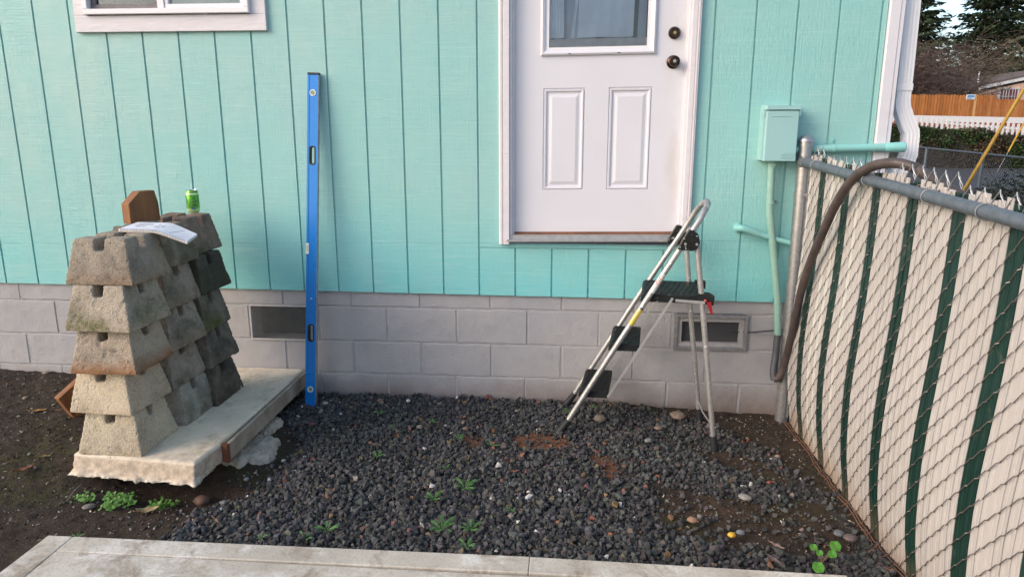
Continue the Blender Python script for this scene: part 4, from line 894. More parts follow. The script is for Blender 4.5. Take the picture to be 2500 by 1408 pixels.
# ------------------------------------------------------------------ electrical box, conduits
bx = empty("disconnect_box",(4.21,-.05,1.40)); tag(bx, "small aqua-painted electrical box fixed to the siding above its conduit", "electrical box")
mb=MB(); mb.box((4.118,-.078,1.392),(4.283,0,1.655)); mb.build("back_box", M['box_paint'], bx)
BYF=-.100
mb=MB(); mb.fbox((4.126,BYF,1.388),(4.287,-.074,1.640),.003); cov=mb.build("cover", M['box_paint'], bx); md=cov.modifiers.new("b",'BEVEL'); md.width=.0015
mb=MB(); mb.add([(4.118,-.0,1.645),(4.118,-.082,1.645),(4.124,BYF-.006,1.645),(4.291,BYF-.006,1.645),(4.291,0,1.645),(4.120,0,1.668),(4.120,-.080,1.668),(4.126,BYF-.006,1.664),(4.289,BYF-.004,1.664),(4.289,0,1.668)],[(0,1,2,3,4),(5,6,7,8,9),(0,1,6,5),(1,2,7,6),(2,3,8,7),(3,4,9,8)])
mb.box((4.116,-.085,1.612),(4.124,-.02,1.645)); mb.box((4.2875,BYF-.002,1.615),(4.2905,-.02,1.645)); mb.build("lid_hood", M['box_paint'], bx)
mb=MB(); mb.tube([(4.150,BYF-.0005,1.612),(4.25,BYF-.0005,1.614)],.0022,6); mb.build("pull_tab", M['box_paint'], cov)
def text_mesh(s, size, ext):
    cu=bpy.data.curves.new("t",'FONT'); cu.body=s; cu.size=size; cu.extrude=ext; cu.align_x='LEFT'; o=bpy.data.objects.new("t",cu); col.objects.link(o)
    dg=bpy.context.evaluated_depsgraph_get(); me=bpy.data.meshes.new_from_object(o.evaluated_get(dg)); bpy.data.objects.remove(o,do_unlink=True); return me
for s_,z_,sz,wd in (("EATON",1.4155,.0215,.063),("Cutler-Hammer",1.4020,.0085,.062)):
    me=text_mesh(s_,sz,.0011); xs_=[v.co.x for v in me.vertices]; k=wd/(max(xs_)-min(xs_))
    me.transform(Matrix.Translation((4.213,BYF-.0005,z_)) @ Matrix.Rotation(R(90),4,'X') @ Matrix.Diagonal((k,1,1,1))); link("embossed_lettering", me, M['box_paint'], cov)
mb=MB(); mb.box((4.214,BYF-.0012,1.4105),(4.276,BYF+.001,1.4122)); mb.build("embossed_line", M['box_paint'], cov)
def ribbed(pts, r, amp, pitch, n=12, sub=16):
    c=bez(pts,sub*4); out=[c[0]]; acc=0; rr=[r]
    L=[0]
    for a,b in zip(c,c[1:]): L.append(L[-1]+(b-a).length)
    N=int(L[-1]/(pitch/3)); out=[];rr=[];j=0
    for k in range(N+1):
        s=L[-1]*k/N
        while j<len(L)-2 and L[j+1]<s: j+=1
        t=(s-L[j])/max(1e-9,L[j+1]-L[j]); out.append(c[j].lerp(c[j+1],t)); rr.append(r+(amp if k%3==0 else 0))
    mb=MB(); mb.tube(out,rr,n); return mb
cnd = empty("flexible_conduit",(4.28,-.06,.2)); tag(cnd, "ribbed flexible conduit hanging from the electrical box and looping over the fence", "conduit")
mb=MB(); mb.lathe([(.020,.0),(.020,.006),(.024,.010),(.024,.024),(.028,.028),(.028,.036)],(4.189,-.045,1.352),'z',16); mb.build("connector", M['hose_green'], cnd, smooth=True, angle=30)
gp=[at_y(1884,405,-.045),at_y(1881,470,-.042),at_y(1880,520,-.040),at_y(1886,590,-.042),at_y(1893,670,-.045),at_y(1898,740,-.05),at_y(1899,816,-.055)]
ribbed(gp,.0192,.0015,.0105).build("painted_section", M['hose_green'], cnd, smooth=True, angle=80)
bp=[at_y(1899,814,-.055),at_y(1893,870,-.065),at_y(1888,905,-.08),at_y(1890,927,-.092)]
mb=MB(); mb.tube(bez(bp,10),.0190,12); mb.build("grey_section", M['hose_grey'], cnd, smooth=True)
hp=[at_y(1890,924,-.092),at_y(1902,920,-.105),at_y(1917,880,-.125),at_x(1937,800,4.312),at_x(1957,706,4.300),at_x(1983,628,4.296),at_x(2010,565,4.292),at_x(2040,500,4.292),at_x(2078,442,4.297),at_x(2125,408,4.315),at_x(2180,398,4.352),at_x(2225,407,4.40),at_x(2256,424,4.43),Vector((4.47,-1.52,1.26)),Vector((4.48,-1.60,1.0))]
ribbed(hp,.0188,.0012,.0105,14,8).build("brown_section", M['hose_brown'], cnd, smooth=True, angle=80)
mb=MB(); cl=at_y(1881,494,-.041); mb.tube([cl+Vector((0,0,.008)),cl+Vector((0,0,-.008))],.0225,16); mb.box((cl.x+.015,-.006,cl.z-.008),(cl.x+.042,-.001,cl.z+.008)); mb.build("clamp_strap", M['hose_green'], cnd)
mb=MB(); mb.lathe([(.0035,0),(.003,.002)],(cl.x+.034,-.006,cl.z),'-y',8); mb.build("screw", M['dark'], cnd)
# horizontal conduit
hc = empty("horizontal_conduit",(4.5,-.035,1.45)); tag(hc, "aqua-painted pipe running sideways from the electrical box past the house corner", "pipe")
a_,b_ = Vector((4.285,-.040,1.447)), Vector((4.80,-.040,1.459)); mb=MB(); mb.tube([a_,b_],.0205,16); mb.build("pipe", M['pipe_paint'], hc, smooth=True)
dd=(b_-a_).normalized(); mb=MB(); s_=Vector((4.742,-.040,1.4577)); mb.tube([s_,s_+dd*.004,s_+dd*.045,s_+dd*.050,s_+dd*.096,s_+dd*.100],[.0210,.0232,.0240,.0250,.0262,.0235],18); mb.build("coupling", M['pipe_paint'], hc, smooth=True, angle=30)
mb=MB(); s_=a_+dd*.205; mb.tube([s_-dd*.007,s_+dd*.007],.0228,16); mb.fbox((s_.x-.013,-.006,1.464),(s_.x+.013,-.0005,1.500),.002); mb.lathe([(.006,0),(.004,.004)],(s_.x,-.006,1.488),'-y',8); mb.build("pipe_strap", M['pipe_paint'], hc)
# small elbow pipe
ep = empty("elbow_pipe",(4.05,-.02,1.03)); tag(ep, "thin aqua pipe with rounded elbow sloping across the lower siding", "pipe")
e0=at_y(1803,557,-.02); e1=at_y(1815,558,-.045); e2=at_y(1850,571,-.040); e3=at_y(1945,598,-.040)
mb=MB(); mb.lathe([(.0245,0),(.0245,.012),(.022,.024),(.015,.033),(.004,.037)],(e0.x,.0,e0.z),'-y',20); mb.build("cap", M['pipe_paint'], ep, smooth=True, angle=60)
mb=MB(); mb.tube(bez([e0+Vector((0,-.004,0)),e1,e2],6),.0180,14); mb.build("elbow", M['pipe_paint'], ep, smooth=True)
mb=MB(); mb.tube([e2-Vector((.004,0,0)),e3],.0142,14); mb.build("pipe", M['pipe_paint'], ep, smooth=True)
# black cable
cb_ = MB(); c0=at_y(1836,811,.004); c1=at_y(1897,806,-.02); c2=at_y(1925,800,-.02); cb_.tube(bez([c0+Vector((-.11,.036,-.012)),c0+Vector((-.03,.012,-.003)),c0,c0.lerp(c1,.5)+Vector((0,0,.001)),c1,c2],6),.0032,8); o=cb_.build("black_cable", M['rubber'], None, smooth=True); tag(o,"thin black cable running from the screened vent to the fence post","cable")
mb=MB(); c0=at_y(1836,813,.006); c1=at_y(1897,817,-.012); mb.tube([c0,c0.lerp(c1,.5)-Vector((0,0,.002)),c1],.0022,6); o=mb.build("grey_cable", M['mortar'], None, smooth=True); tag(o,"thin grey painted cable just below the black cable beside the vent","cable")

# ------------------------------------------------------------------ downspout
ds = empty("downspout",(4.86,.06,0)); tag(ds, "white ribbed metal downspout with two elbows at the house corner", "downspout")
def rsec(w_=.036,d_=.026):
    P=[]
    nr_=4
    for side in range(4):
        for k in range(16):
            t=k/16*2-1; r_=.0011*math.cos((t)*math.pi*nr_)
            if side==0: P.append((t*w_,-d_-r_))
            if side==1: P.append((w_+r_,t*d_))
            if side==2: P.append((-t*w_,d_+r_))
            if side==3: P.append((-w_-r_,-t*d_))
    return P
def sweep_rect(mb, path, scl=1.0, sec=None):
    sec = sec or rsec(); base=len(mb.v); n=len(sec)
    for i,p in enumerate(path):
        p=Vector(p); a=Vector(path[max(0,i-1)]); b=Vector(path[min(len(path)-1,i+1)]); t=(b-a).normalized(); yy=Vector((0,1,0)); xx=yy.cross(t); xx.normalize(); xx=-xx if xx.x<0 else xx; yv=t.cross(xx); yv = yv if yv.y>0 else -yv
        s_=scl[i] if hasattr(scl,'__len__') else scl
        for (x,y) in sec: mb.v.append(tuple(p+xx*x*s_+yv*y*s_))
    for i in range(len(path)-1):
        for k in range(n): mb.f.append((base+i*n+k,base+i*n+(k+1)%n,base+(i+1)*n+(k+1)%n,base+(i+1)*n+k))
DY_=.055
mb=MB(); sweep_rect(mb,[(4.812,DY_,TOP),(4.8365,DY_,1.735)]); mb.build("upper_pipe", M['vinyl'], ds, smooth=True, angle=50)
mb=MB(); sweep_rect(mb,[(4.8365,DY_,1.775),(4.8365,DY_,1.742)],1.06,[(-.037,-.028),(.037,-.028),(.037,.028),(-.037,.028)]); mb.build("pipe_band", M['vinyl'], ds)
def crimp(path, zs):  return [1.0+.05*(k%2) for k in range(len(path))]
pth=[(4.8365,DY_,1.74),(4.8367,DY_,1.690),(4.8375,DY_,1.678),(4.839,DY_,1.668),(4.842,DY_,1.657),(4.846,DY_,1.647),(4.852,DY_,1.634),(4.860,DY_,1.615),(4.880,DY_,1.573),(4.890,DY_,1.555),(4.896,DY_,1.545),(4.900,DY_,1.534),(4.902,DY_,1.524),(4.903,DY_,1.512),(4.904,DY_,1.49)]
sw=[.97,.98,1.02,.985,1.02,.985,1.01,1.0,1.0,1.01,.985,1.02,.985,1.02,1.0]
mb=MB(); sweep_rect(mb,pth,sw); mb.build("elbow", M['vinyl'], ds, smooth=True, angle=50)
mb=MB(); sweep_rect(mb,[(4.904,DY_,1.492),(4.905,DY_,1.428),(4.9045,DY_,1.418),(4.902,DY_,1.408),(4.899,DY_,1.398),(4.894,DY_,1.388),(4.888,DY_,1.378),(4.86,DY_,1.33),(4.83,DY_,1.28),(4.826,DY_,1.2),(4.826,DY_,.02)],[1.0,1.0,1.03,.98,1.03,.98,1.02,1,1,1,1]); mb.build("lower_pipe", M['vinyl'], ds, smooth=True, angle=50)

# ------------------------------------------------------------------ chain link fence with slats
FX = 4.36
fen = empty("slatted_chain_link_fence",(FX,-.1,0)); tag(fen, "chain link fence woven with almond and dark green slats on the right", "fence")
def railz(y): return 1.388+.038*(y+.034)
def bulge(z): return -.028*math.exp(-((z-.45)/.38)**2)+.020*math.exp(-((z+.05)/.16)**2)
def fx(z): return FX+bulge(z)
SP = .0388; VP = .0880; HWs = SP/2; y_first = -.31+SP*7.5     # green pair centred on y=-.31
def gz(y): return float(hfun(np.array([FX]),np.array([y]))[0])
ns = 62; rs = random.Random(3)
zz_ = [0,.05,.1,.16,.24,.34,.46,.58,.72,.88,1.05,1.2,1.3,1.42]
for k in range(ns):
    yc = y_first-SP*k
    if yc>-.105: continue
    ztop = railz(yc)+.040+rs.uniform(-.012,.010); green = (k%8) in (7,0); green = abs(((yc+.31)/(SP*8))-round((yc+.31)/(SP*8)))<.13
    if green: ztop = railz(yc)+.030+rs.uniform(-.004,.004)
    zb = gz(yc)+.012+rs.uniform(0,.01); mb=MB(); hw=.0172; sec=[(-hw,.0015),(-hw,-.0018),(-.0125,-.0025),(-.0035,-.0018),(-.0020,.0006),(.0020,.0006),(.0035,-.0018),(.0125,-.0025),(hw,-.0018),(hw,.0015)]
    zs2=[zb]+[z for z in zz_ if zb+.01<z<ztop-.01]+[ztop]; n=len(sec); tw=rs.uniform(-.0012,.0012); vs=[]; wob=rs.uniform(-.0008,.0008)
    for z in zs2:
        for (a,b) in sec: vs.append((fx(z)+b+tw*(a/hw), yc-a+wob, z))
    fs=[(i*n+j,i*n+(j+1)%n,(i+1)*n+(j+1)%n,(i+1)*n+j) for i in range(len(zs2)-1) for j in range(n)]+[tuple(range(n)),tuple((len(zs2)-1)*n+j for j in range(n))]
    mb.add(vs,fs); mb.build("slat", M['slat_green'] if green else (M['slat_grey'] if k in (3,11,13,19) else M['slat']), fen)
for k in range(-1,ns):
    yc = y_first-SP*k
    if yc>-.105: continue
    z = gz(yc)-.01; ph = (k%2)*VP/2; n0=math.floor((z-ph)/VP); zc=ph+n0*VP; ztop=railz(yc)+.015; pts=[]
    while zc<ztop:
        for (dy_,dz,dx) in ((HWs,0,0),(HWs-.005,.003,-.0085),(-HWs+.006,VP/2-.0045,-.0088),(-HWs,VP/2,0),(-HWs+.005,VP/2+.003,.008),(HWs-.005,VP-.003,.008)):
            zz=zc+dz; pts.append((fx(zz)+dx, yc+dy_, zz))
        zc+=VP
    pts=[p for p in pts if p[2]<ztop+.012]
    mb=MB(); mb.tube([p for p in pts if p[2]>z-.02],.00165,5)
    if k%2==0:
        # knuckle: one end rises towards the camera side, the pair is twisted back down
        zt=pts[-1][2]; A=Vector((fx(zt)-.006,yc+HWs,zt)); ap=Vector((fx(zt)-.002,yc-HWs*1.3,zt+.060)); dn=Vector((fx(zt)+.002,yc-HWs*2.5,zt+.010))
        kmb=MB(); kmb.tube([A,A.lerp(ap,.5)+Vector((0,.002,.003)),ap],.0019,5); kmb.tube(bez([ap+Vector((0,.004,-.002)),ap.lerp(dn,.3)+Vector((.002,0,0)),ap.lerp(dn,.7)+Vector((-.002,0,0)),dn],4),.0021,5); kmb.tube(bez([ap+Vector((.001,.003,.003)),ap.lerp(dn,.3)+Vector((-.002,-.002,0)),ap.lerp(dn,.7)+Vector((.003,-.003,0)),dn+Vector((.004,.004,0))],4),.0021,5); kmb.build('knuckle', M['wire_new'], fen)
    mb.build("wire", M['wire'], fen)
rx=FX-.030
mb=MB(); mb.tube([(rx,y,railz(y)) for y in np.linspace(-.085,-2.7,12)],.0213,18); mb.build("top_rail", M['galv_paint'], fen, smooth=True)
ps=Vector((4.344,-.058,0)); pst=empty("unused") if False else None
mb=MB(); mb.tube([(4.344,-.056,-.3),(4.344,-.056,1.475)],.0345,24); post=mb.build("terminal_post", M['galv'], fen, smooth=True)
mb=MB(); mb.lathe([(.0385,1.462),(.0385,1.484),(.0425,1.486),(.0425,1.490),(.038,1.502),(.026,1.514),(.010,1.520)],(4.344,-.056,0),'z',24); mb.build("post_cap", M['galv'], post, smooth=True, angle=35)
for zb in (1.392,1.215,.735,.46):
    mb=MB(); mb.lathe([(.0362,zb-.010),(.0372,zb-.010),(.0372,zb+.010),(.0362,zb+.010)],(4.344,-.056,0),'z',24); mb.box((4.352,-.115,zb-.009),(4.368,-.088,zb+.009)); mb.tube([(4.344,-.103,zb),(4.378,-.103,zb)],.005,8); mb.build("tension_band", M['galv'], post, smooth=True, angle=35)
mb=MB(); mb.tube([(rx,-.082,railz(-.082)),(rx,-.092,railz(-.09)),(rx,-.120,railz(-.12))],[.030,.0275,.0245],18); mb.build("rail_cup", M['galv'], post, smooth=True, angle=35)
mb=MB(); mb.box((4.356,-.116,.0),(4.362,-.098,1.39)); mb.build("tension_bar", M['galv'], fen)
for ty in (-.30,-.93,-1.43,-1.76,-2.2):
    z=railz(ty); ring=[(rx+.0245*math.cos(a)+(.012 if math.cos(a)>.5 else 0), ty+.012*math.sin(a*.5)*2, z+.0245*math.sin(a)) for a in [2*math.pi*k/16 for k in range(15)]]
    mb=MB(); mb.tube(ring,.0019,6); mb.tube([ring[-1],(FX+.004,ty-.04,z-.030)],.0019,6); mb.build("tie_wire", M['wire_new'], fen)
for (o1,o2,r_) in ((-.008,.012,.0028),(-.002,.022,.0022)):
    mb=MB(); mb.tube([(fx(0)-.012+o1+.004*math.sin(y*23), y, gz(y)+o2+.006*math.sin(y*11)) for y in np.linspace(-.1,-2.4,60)],r_,6); mb.build("bottom_wire", M['rusty'], fen)
mb=MB()
for y in np.arange(-.14,-2.3,-.0776): mb.tube([(fx(0)-.002,y,gz(y)+.03),(fx(0)-.030-rs.random()*.02,y-.012,gz(y)+.012)],.0017,5)
mb.build("wire_end", M['rusty'], fen)

# ------------------------------------------------------------------ ground details
def pebble(u,v,r,c,lab,fl=.6,el=1.0,rz=0,name="pebble",cat="stone"):
    p=at_z(u,v,.008); z=float(hfun(np.array([p.x]),np.array([p.y]))[0]); zz = z+(.026 if poly_mask(np.array([p.x]),np.array([p.y]),GRAVEL)[0] else .004)
    bm=bmesh.new(); bmesh.ops.create_icosphere(bm,subdivisions=3,radius=1)
    for vv in bm.verts: vv.co *= 1+.16*mnoise.noise(vv.co*1.3+Vector((u,v,0))); vv.co = Vector((vv.co.x*r*el,vv.co.y*r,vv.co.z*r*fl))
    me=bpy.data.meshes.new(name); bm.to_mesh(me); bm.free(); me.polygons.foreach_set("use_smooth",[True]*len(me.polygons)); me.materials.append(simple(name+'_stone',c,tuple(k*.65 for k in c),.75,nscale=70,bump=.3))
    o=bpy.data.objects.new(name,me); col.objects.link(o); o.location=(p.x,p.y,zz+r*fl*.35); o.rotation_euler=(0,0,rz); tag(o,lab,cat); return o
pebble(1655,1017,.040,(.22,.16,.12),"large flat brown stone by the foundation between the ladder legs",.55,1.1)
pebble(1465,1031,.032,(.20,.165,.135),"smooth tan pebble beside the front ladder foot",.6,1.05)
pebble(1583,1082,.017,(.20,.20,.18),"pale grey pebble in the gravel right of the ladder foot",.6,1.3,.5)
pebble(1607,1050,.017,(.20,.14,.115),"pinkish pebble between the ladder's front and rear feet",.6,1.3)
pebble(543,1196,.017,(.24,.26,.25),"smooth bluish-grey pebble in the hollow under the slab",.6,1.1,.3)
pebble(558,1190,.010,(.28,.25,.21),"small tan pebble next to the bluish-grey one under the slab",.6,1.2)
pebble(1786,1309,.014,(.75,.42,.05),"bright yellow stone on the bare soil near the walk",.7,1.1)
pebble(1690,1275,.018,(.30,.17,.11),"pinkish-orange pebble on the bare soil patch",.6,1.2,-.3)
pebble(1708,1266,.012,(.20,.17,.155),"mauve pebble touching the pinkish-orange pebble",.9,1.0)
pebble(1808,1297,.015,(.19,.205,.215),"round blue-grey pebble above the yellow stone",.6,1.15)
pebble(1819,1215,.020,(.26,.24,.22),"angular pale stone with shiny face on the right side of the gravel",.6,1.4,-.6)
pebble(1900,1097,.013,(.30,.19,.14),"pinkish pebble by the seedling near the fence post",.7,1.1)
pebble(997,988,.012,(.62,.60,.55),"round whitish pebble near the foundation right of the level",.8,1.0)
pebble(930,990,.018,(.17,.115,.085),"brown stone near the foundation right of the level",.7,1.1)
pebble(1137,1050,.014,(.20,.13,.09),"brown pebble above the clay patch in the middle gravel",.7,1.2)
pebble(1025,1048,.015,(.20,.17,.14),"greyish tan pebble in the middle of the gravel",.7,1.2)
pebble(218,1242,.019,(.17,.145,.13),"oval brown pebble in front of the slab on bare soil",.5,1.4,.5)
pebble(68,1004,.014,(.20,.165,.125),"tan pebble on bare soil left of the stack",.6,1.2,.3)
pebble(118,942,.017,(.24,.19,.15),"pale flat stone on soil near the block wall at left",.5,1.4,.2)
pebble(490,1190,.030,(.16,.085,.06),"reddish-brown clod hanging below the slab's right corner",.8,1.1,name="clod",cat="clod")
pebble(2050,1288,.020,(.12,.125,.135),"round slate-coloured pebble close to the fence bottom",.6,1.1)
pebble(2078,1300,.022,(.14,.105,.10),"purple-brown pebble touching the fence bottom",.6,1.3)
pebble(795,993,.014,(.38,.36,.33),"chunk of white stone right of the level's foot",.7,1.3,name="pebble")
pebble(600,1150,.012,(.34,.32,.29),"whitish chip in the dirt right of the slab",.7,1.0)
# dry leaves
def leafobj(u,v,L,W_,c,rz,lab,curl=.15):
    p=at_z(u,v,.01); z=float(hfun(np.array([p.x]),np.array([p.y]))[0])+(.03 if poly_mask(np.array([p.x]),np.array([p.y]),GRAVEL)[0] else .008); mb=MB(); vs=[];fs=[];n=9
    for i in range(n+1):
        t=i/n; w_=W_*math.sin(math.pi*min(1,t*.96+.02))**.8
        for s in (-1,0,1): vs.append(((t-.5)*L, s*w_/2, curl*L*(abs(s)*.35+(t-.5)**2*1.2)+.002*math.sin(t*14+s)))
    for i in range(n):
        for j in range(2): a=i*3+j; fs.append((a,a+3,a+4,a+1))
    mb.add(vs,fs); mb.tube([(-L*.5,0,curl*L*.3),(-L*.68,.002,curl*L*.3+.004)],.0012,5); me=mb.mesh("dry_leaf",True); me.materials.append(simple('dry_leaf',c,tuple(k*.6 for k in c),.7,nscale=60,bump=.2)); o=bpy.data.objects.new("dry_leaf",me); col.objects.link(o); o.location=(p.x,p.y,z); o.rotation_euler=(0,0,rz); tag(o,lab,"leaf"); return o
leafobj(98,1031,.085,.026,(.34,.17,.035),.25,"yellow-brown dry leaf on soil left of the stack")
leafobj(143,1030,.05,.014,(.20,.08,.03),.1,"thin rusty dry leaf just right of the yellow-brown one")
leafobj(62,1172,.075,.026,(.26,.10,.045),.85,"curled reddish dry leaf on the soil at far left",.3)
leafobj(112,1133,.055,.018,(.22,.14,.04),.25,"small olive dry leaf on soil left of the slab corner")
leafobj(360,1237,.085,.045,(.36,.27,.13),.35,"crumpled tan dry leaf in front of the slab",.35)
leafobj(528,1292,.065,.013,(.22,.125,.075),-.75,"narrow brown leaf lying on gravel in front of the slab")
leafobj(1897,1335,.060,.020,(.30,.20,.16),-.8,"pinkish-tan dry leaf on gravel near the round-leaved seedling")
leafobj(1890,1375,.065,.020,(.17,.12,.105),-1.0,"dull brown dry leaf against the edge of the walk")
leafobj(2040,1322,.04,.012,(.30,.17,.12),-.1,"small red-brown leaf between the round green leaves")
leafobj(1255,1158,.035,.012,(.30,.11,.05),.4,"tiny orange-brown leaf in the middle of the gravel")
# weeds
def weed(u,v,size,lab,seed,n=7,mat='weed'):
    rr=random.Random(seed); p=at_z(u,v,.02); z=float(hfun(np.array([p.x]),np.array([p.y]))[0])+(.018 if poly_mask(np.array([p.x]),np.array([p.y]),GRAVEL)[0] else 0)
    o=empty("weed",(p.x,p.y,z)); tag(o,lab,"weed","small green weeds growing in the gravel")
    for k in range(n):
        a=2*math.pi*k/n+rr.uniform(-.4,.4); L=size*rr.uniform(.6,1.1); up=rr.uniform(.45,1.1); mb=MB(); d=Vector((math.cos(a),math.sin(a),0)); s=Vector((-math.sin(a),math.cos(a),0)); spine=[]
        for i in range(9): t=i/8; spine.append(d*L*t+Vector((0,0,L*up*(t-.45*t*t))))
        mb.tube(spine,[.0011]*9,4)
        for i in range(2,9):
            c=spine[i]; wl=L*.26*(1-abs(i/8-.6)*.7)
            for sg in (-1,1):
                e=(s*sg+d*.7+Vector((0,0,.25))).normalized(); q_=c+e*wl; wv=(d*.5-s*sg*.3).normalized()*wl*.22
                mb.add([c,c+e*wl*.5+wv,q_,c+e*wl*.5-wv],[(0,1,2,3)])
                c3=c+e*wl*.55; e3=(e+d*.9).normalized(); mb.add([c3,c3+e3*wl*.3+s*wl*.08,c3+e3*wl*.55,c3+e3*wl*.3-s*wl*.08],[(0,1,2,3)])
        local_child("leaf", mb.mesh("leaf"), M[mat], o)
    return o
WD=[(1120,1070,.045,"weed left of the small clay patch in mid gravel"),(1205,1087,.050,"feathery weed between the two clay patches"),(1088,1140,.035,"tiny weed below the clay patches near mid gravel"),(920,1115,.045,"low weed in the left half of the gravel"),(1135,1190,.070,"tall feathery weed in the centre of the gravel"),(1060,1218,.060,"spreading weed left of the tall central weed"),(1078,1290,.075,"biggest feathery weed near the walk"),(1150,1294,.055,"fern-like weed right of the biggest weed"),(1140,1340,.055,"weed at the very edge of the walk below the others"),(800,1300,.055,"weed near the walk in the left gravel"),(745,1325,.045,"weed touching the walk edge at left"),(640,1322,.035,"small weed touching the walk edge farther left"),(1250,1245,.030,"thin upright weed right of centre"),(930,1010,.050,"weed in shaded gravel near the foundation"),(1060,1030,.035,"small weed under the foundation's middle"),(1385,1010,.045,"weed growing behind the front ladder feet"),(1450,995,.035,"weed at the foundation right of the ladder's front feet"),(1900,1090,.018,"tiny bright seedling near the fence post"),(190,1312,.030,"small weed at the left corner of the walk"),(960,1045,.035,"faint weed mid-way between level and clay patch"),(1240,1240,.02,"tiny sprig beside the thin upright weed")]
for i,(u,v,s,lb2) in enumerate(WD): weed(u,v,s*.74,lb2,50+i, 9 if s>.05 else 6)
# leafy clumps under the slab
def clump(u,v,z,n,spread,lab,seed):
    rr=random.Random(seed); p=at_z(u,v,z); mb=MB()
    for k in range(n):
        c=Vector((max(-2*spread,min(2*spread,rr.gauss(0,spread))),rr.gauss(0,spread*.5),abs(rr.gauss(0,.018))+.004)); r_=rr.uniform(.0032,.0065); nn=Vector((rr.uniform(-.5,.5),rr.uniform(-.9,-.1),1)).normalized(); a=nn.orthogonal().normalized(); b=nn.cross(a); m_=6
        mb.add([tuple(c+(a*math.cos(2*math.pi*i/m_)*1.25+b*math.sin(2*math.pi*i/m_))*r_) for i in range(m_)],[tuple(range(m_))])
        if k%3==0: mb.tube([(c.x*.7,c.y*.7,0),tuple(c)],.0007,3)
    me=mb.mesh("clover_clump"); me.materials.append(M['clover']); o=bpy.data.objects.new("clover_clump",me); col.objects.link(o); o.location=(p.x,p.y,float(hfun(np.array([p.x]),np.array([p.y]))[0])); tag(o,lab,"weed"); return o
clump(205,1210,.04,60,.022,"small leafy weed clump at the slab's front left corner",1); clump(290,1205,.03,190,.036,"bright leafy weed clump under the middle of the slab front",2); clump(265,1228,.03,70,.016,"leafy weed clump spilling forward in front of the slab",7); clump(378,1205,.03,50,.016,"little leafy weed clump above the crumpled tan leaf",3); clump(395,1188,.03,60,.025,"shaded leafy weed clump under the right half of the slab",4)
# round-leaved seedling
sdl = empty("round_leaved_seedling", at_z(2010,1360,.0)); tag(sdl, "seedling with five round bright green leaves at the corner of walk and fence", "seedling")
root_=Vector((at_z(2008,1362,.02)))
for (u,v,r_,h_) in ((2039,1333,.0205,.055),(2032,1353,.016,.048),(1986,1336,.014,.045),(2001,1350,.0125,.040),(1998,1385,.0205,.060)):
    c=at_z(u,v,h_); mb=MB(); n=22; vs=[tuple(c+Vector((0,0,-.001)))]
    for k in range(n): a=2*math.pi*k/n; rr_=r_*(1+.05*math.cos(a*6)); vs.append((c.x+rr_*math.cos(a),c.y+rr_*math.sin(a)*.76,c.z+rr_*math.sin(a)*.62+.002*math.sin(a*3)+.002))
    mb.add(vs,[(0,1+k,1+(k+1)%n) for k in range(n)]); mb.build("leaf", M['round_leaf'], sdl)
    mb=MB(); mb.tube(bez([root_-Vector((0,0,.02)),root_.lerp(c,.5)+Vector((0,0,.0)),c-Vector((0,0,.001))],5),.0012,5); mb.build("stem", M['stem'], sdl)
# old log end at far left, twig
mb=MB(); lp=at_z(-28,895,.07); mb.prism([(lp.x+.06*math.cos(a)+.03,lp.y-.02,.13+.075*math.sin(a)) for a in [2*math.pi*k/9+.3 for k in range(9)]],(0,.10,0)); o=mb.build("firewood_log", M['old_wood']); tag(o,"weathered log end on the soil against the foundation at the left edge","log")
mb=MB(); t0=at_z(163,1222,.03); t1=at_z(200,1180,.04); mb.tube([t0,t0.lerp(t1,.5)+Vector((0,0,.006)),t1],.0022,6); o=mb.build("twig", M['greywood']); tag(o,"thin dark twig on the soil by the slab's left corner","twig")
mb=MB(); t0=at_z(577,905,.28); mb.tube([at_z(576,908,.23)-Vector((0,.0,0)),at_z(590,948,.165)-Vector((0,.0,0))],.0022,6); o=mb.build("straw", M['sticker']); tag(o,"short white stick leaning on the dark rear pier block","stick")

# ------------------------------------------------------------------ background
def quads(name, C, S, colr, mat, up=.4, parent=None, droop=None):
    """leaf/needle cards: centres C, sizes S (n,2), colours"""
    n=len(C); a=rng.normal(size=(n,3)); a[:,2]*=up; a/=np.linalg.norm(a,axis=1)[:,None]
    if droop is not None: a = droop
    b=np.cross(a, rng.normal(size=(n,3))); b/=np.linalg.norm(b,axis=1)[:,None]
    p0=C-a*S[:,:1]-b*S[:,1:]*.3; p1=C+b*S[:,1:]; p2=C+a*S[:,:1]; p3=C-b*S[:,1:]
    V=np.stack([p0,p1,p2,p3],1).reshape(-1,3); Fq=np.arange(4*n).reshape(n,4); me=fast_mesh(name,V,Fq,np.repeat(colr,4,0)); me.materials.append(mat)
    o=bpy.data.objects.new(name,me); col.objects.link(o)
    if parent is not None: o.parent=parent; o.matrix_parent_inverse=world_of(parent).inverted()
    return o
def pcol(n, base, lo=.6, hi=1.4): return np.array(base)*rng.uniform(lo,hi,(n,1))*rng.uniform(.9,1.1,(n,3))
# street
mb=MB(); mb.box((5.2,16,-.048),(60,27.2,-.040)); o=mb.build("road", M['asphalt']); tag(o,kind="structure")
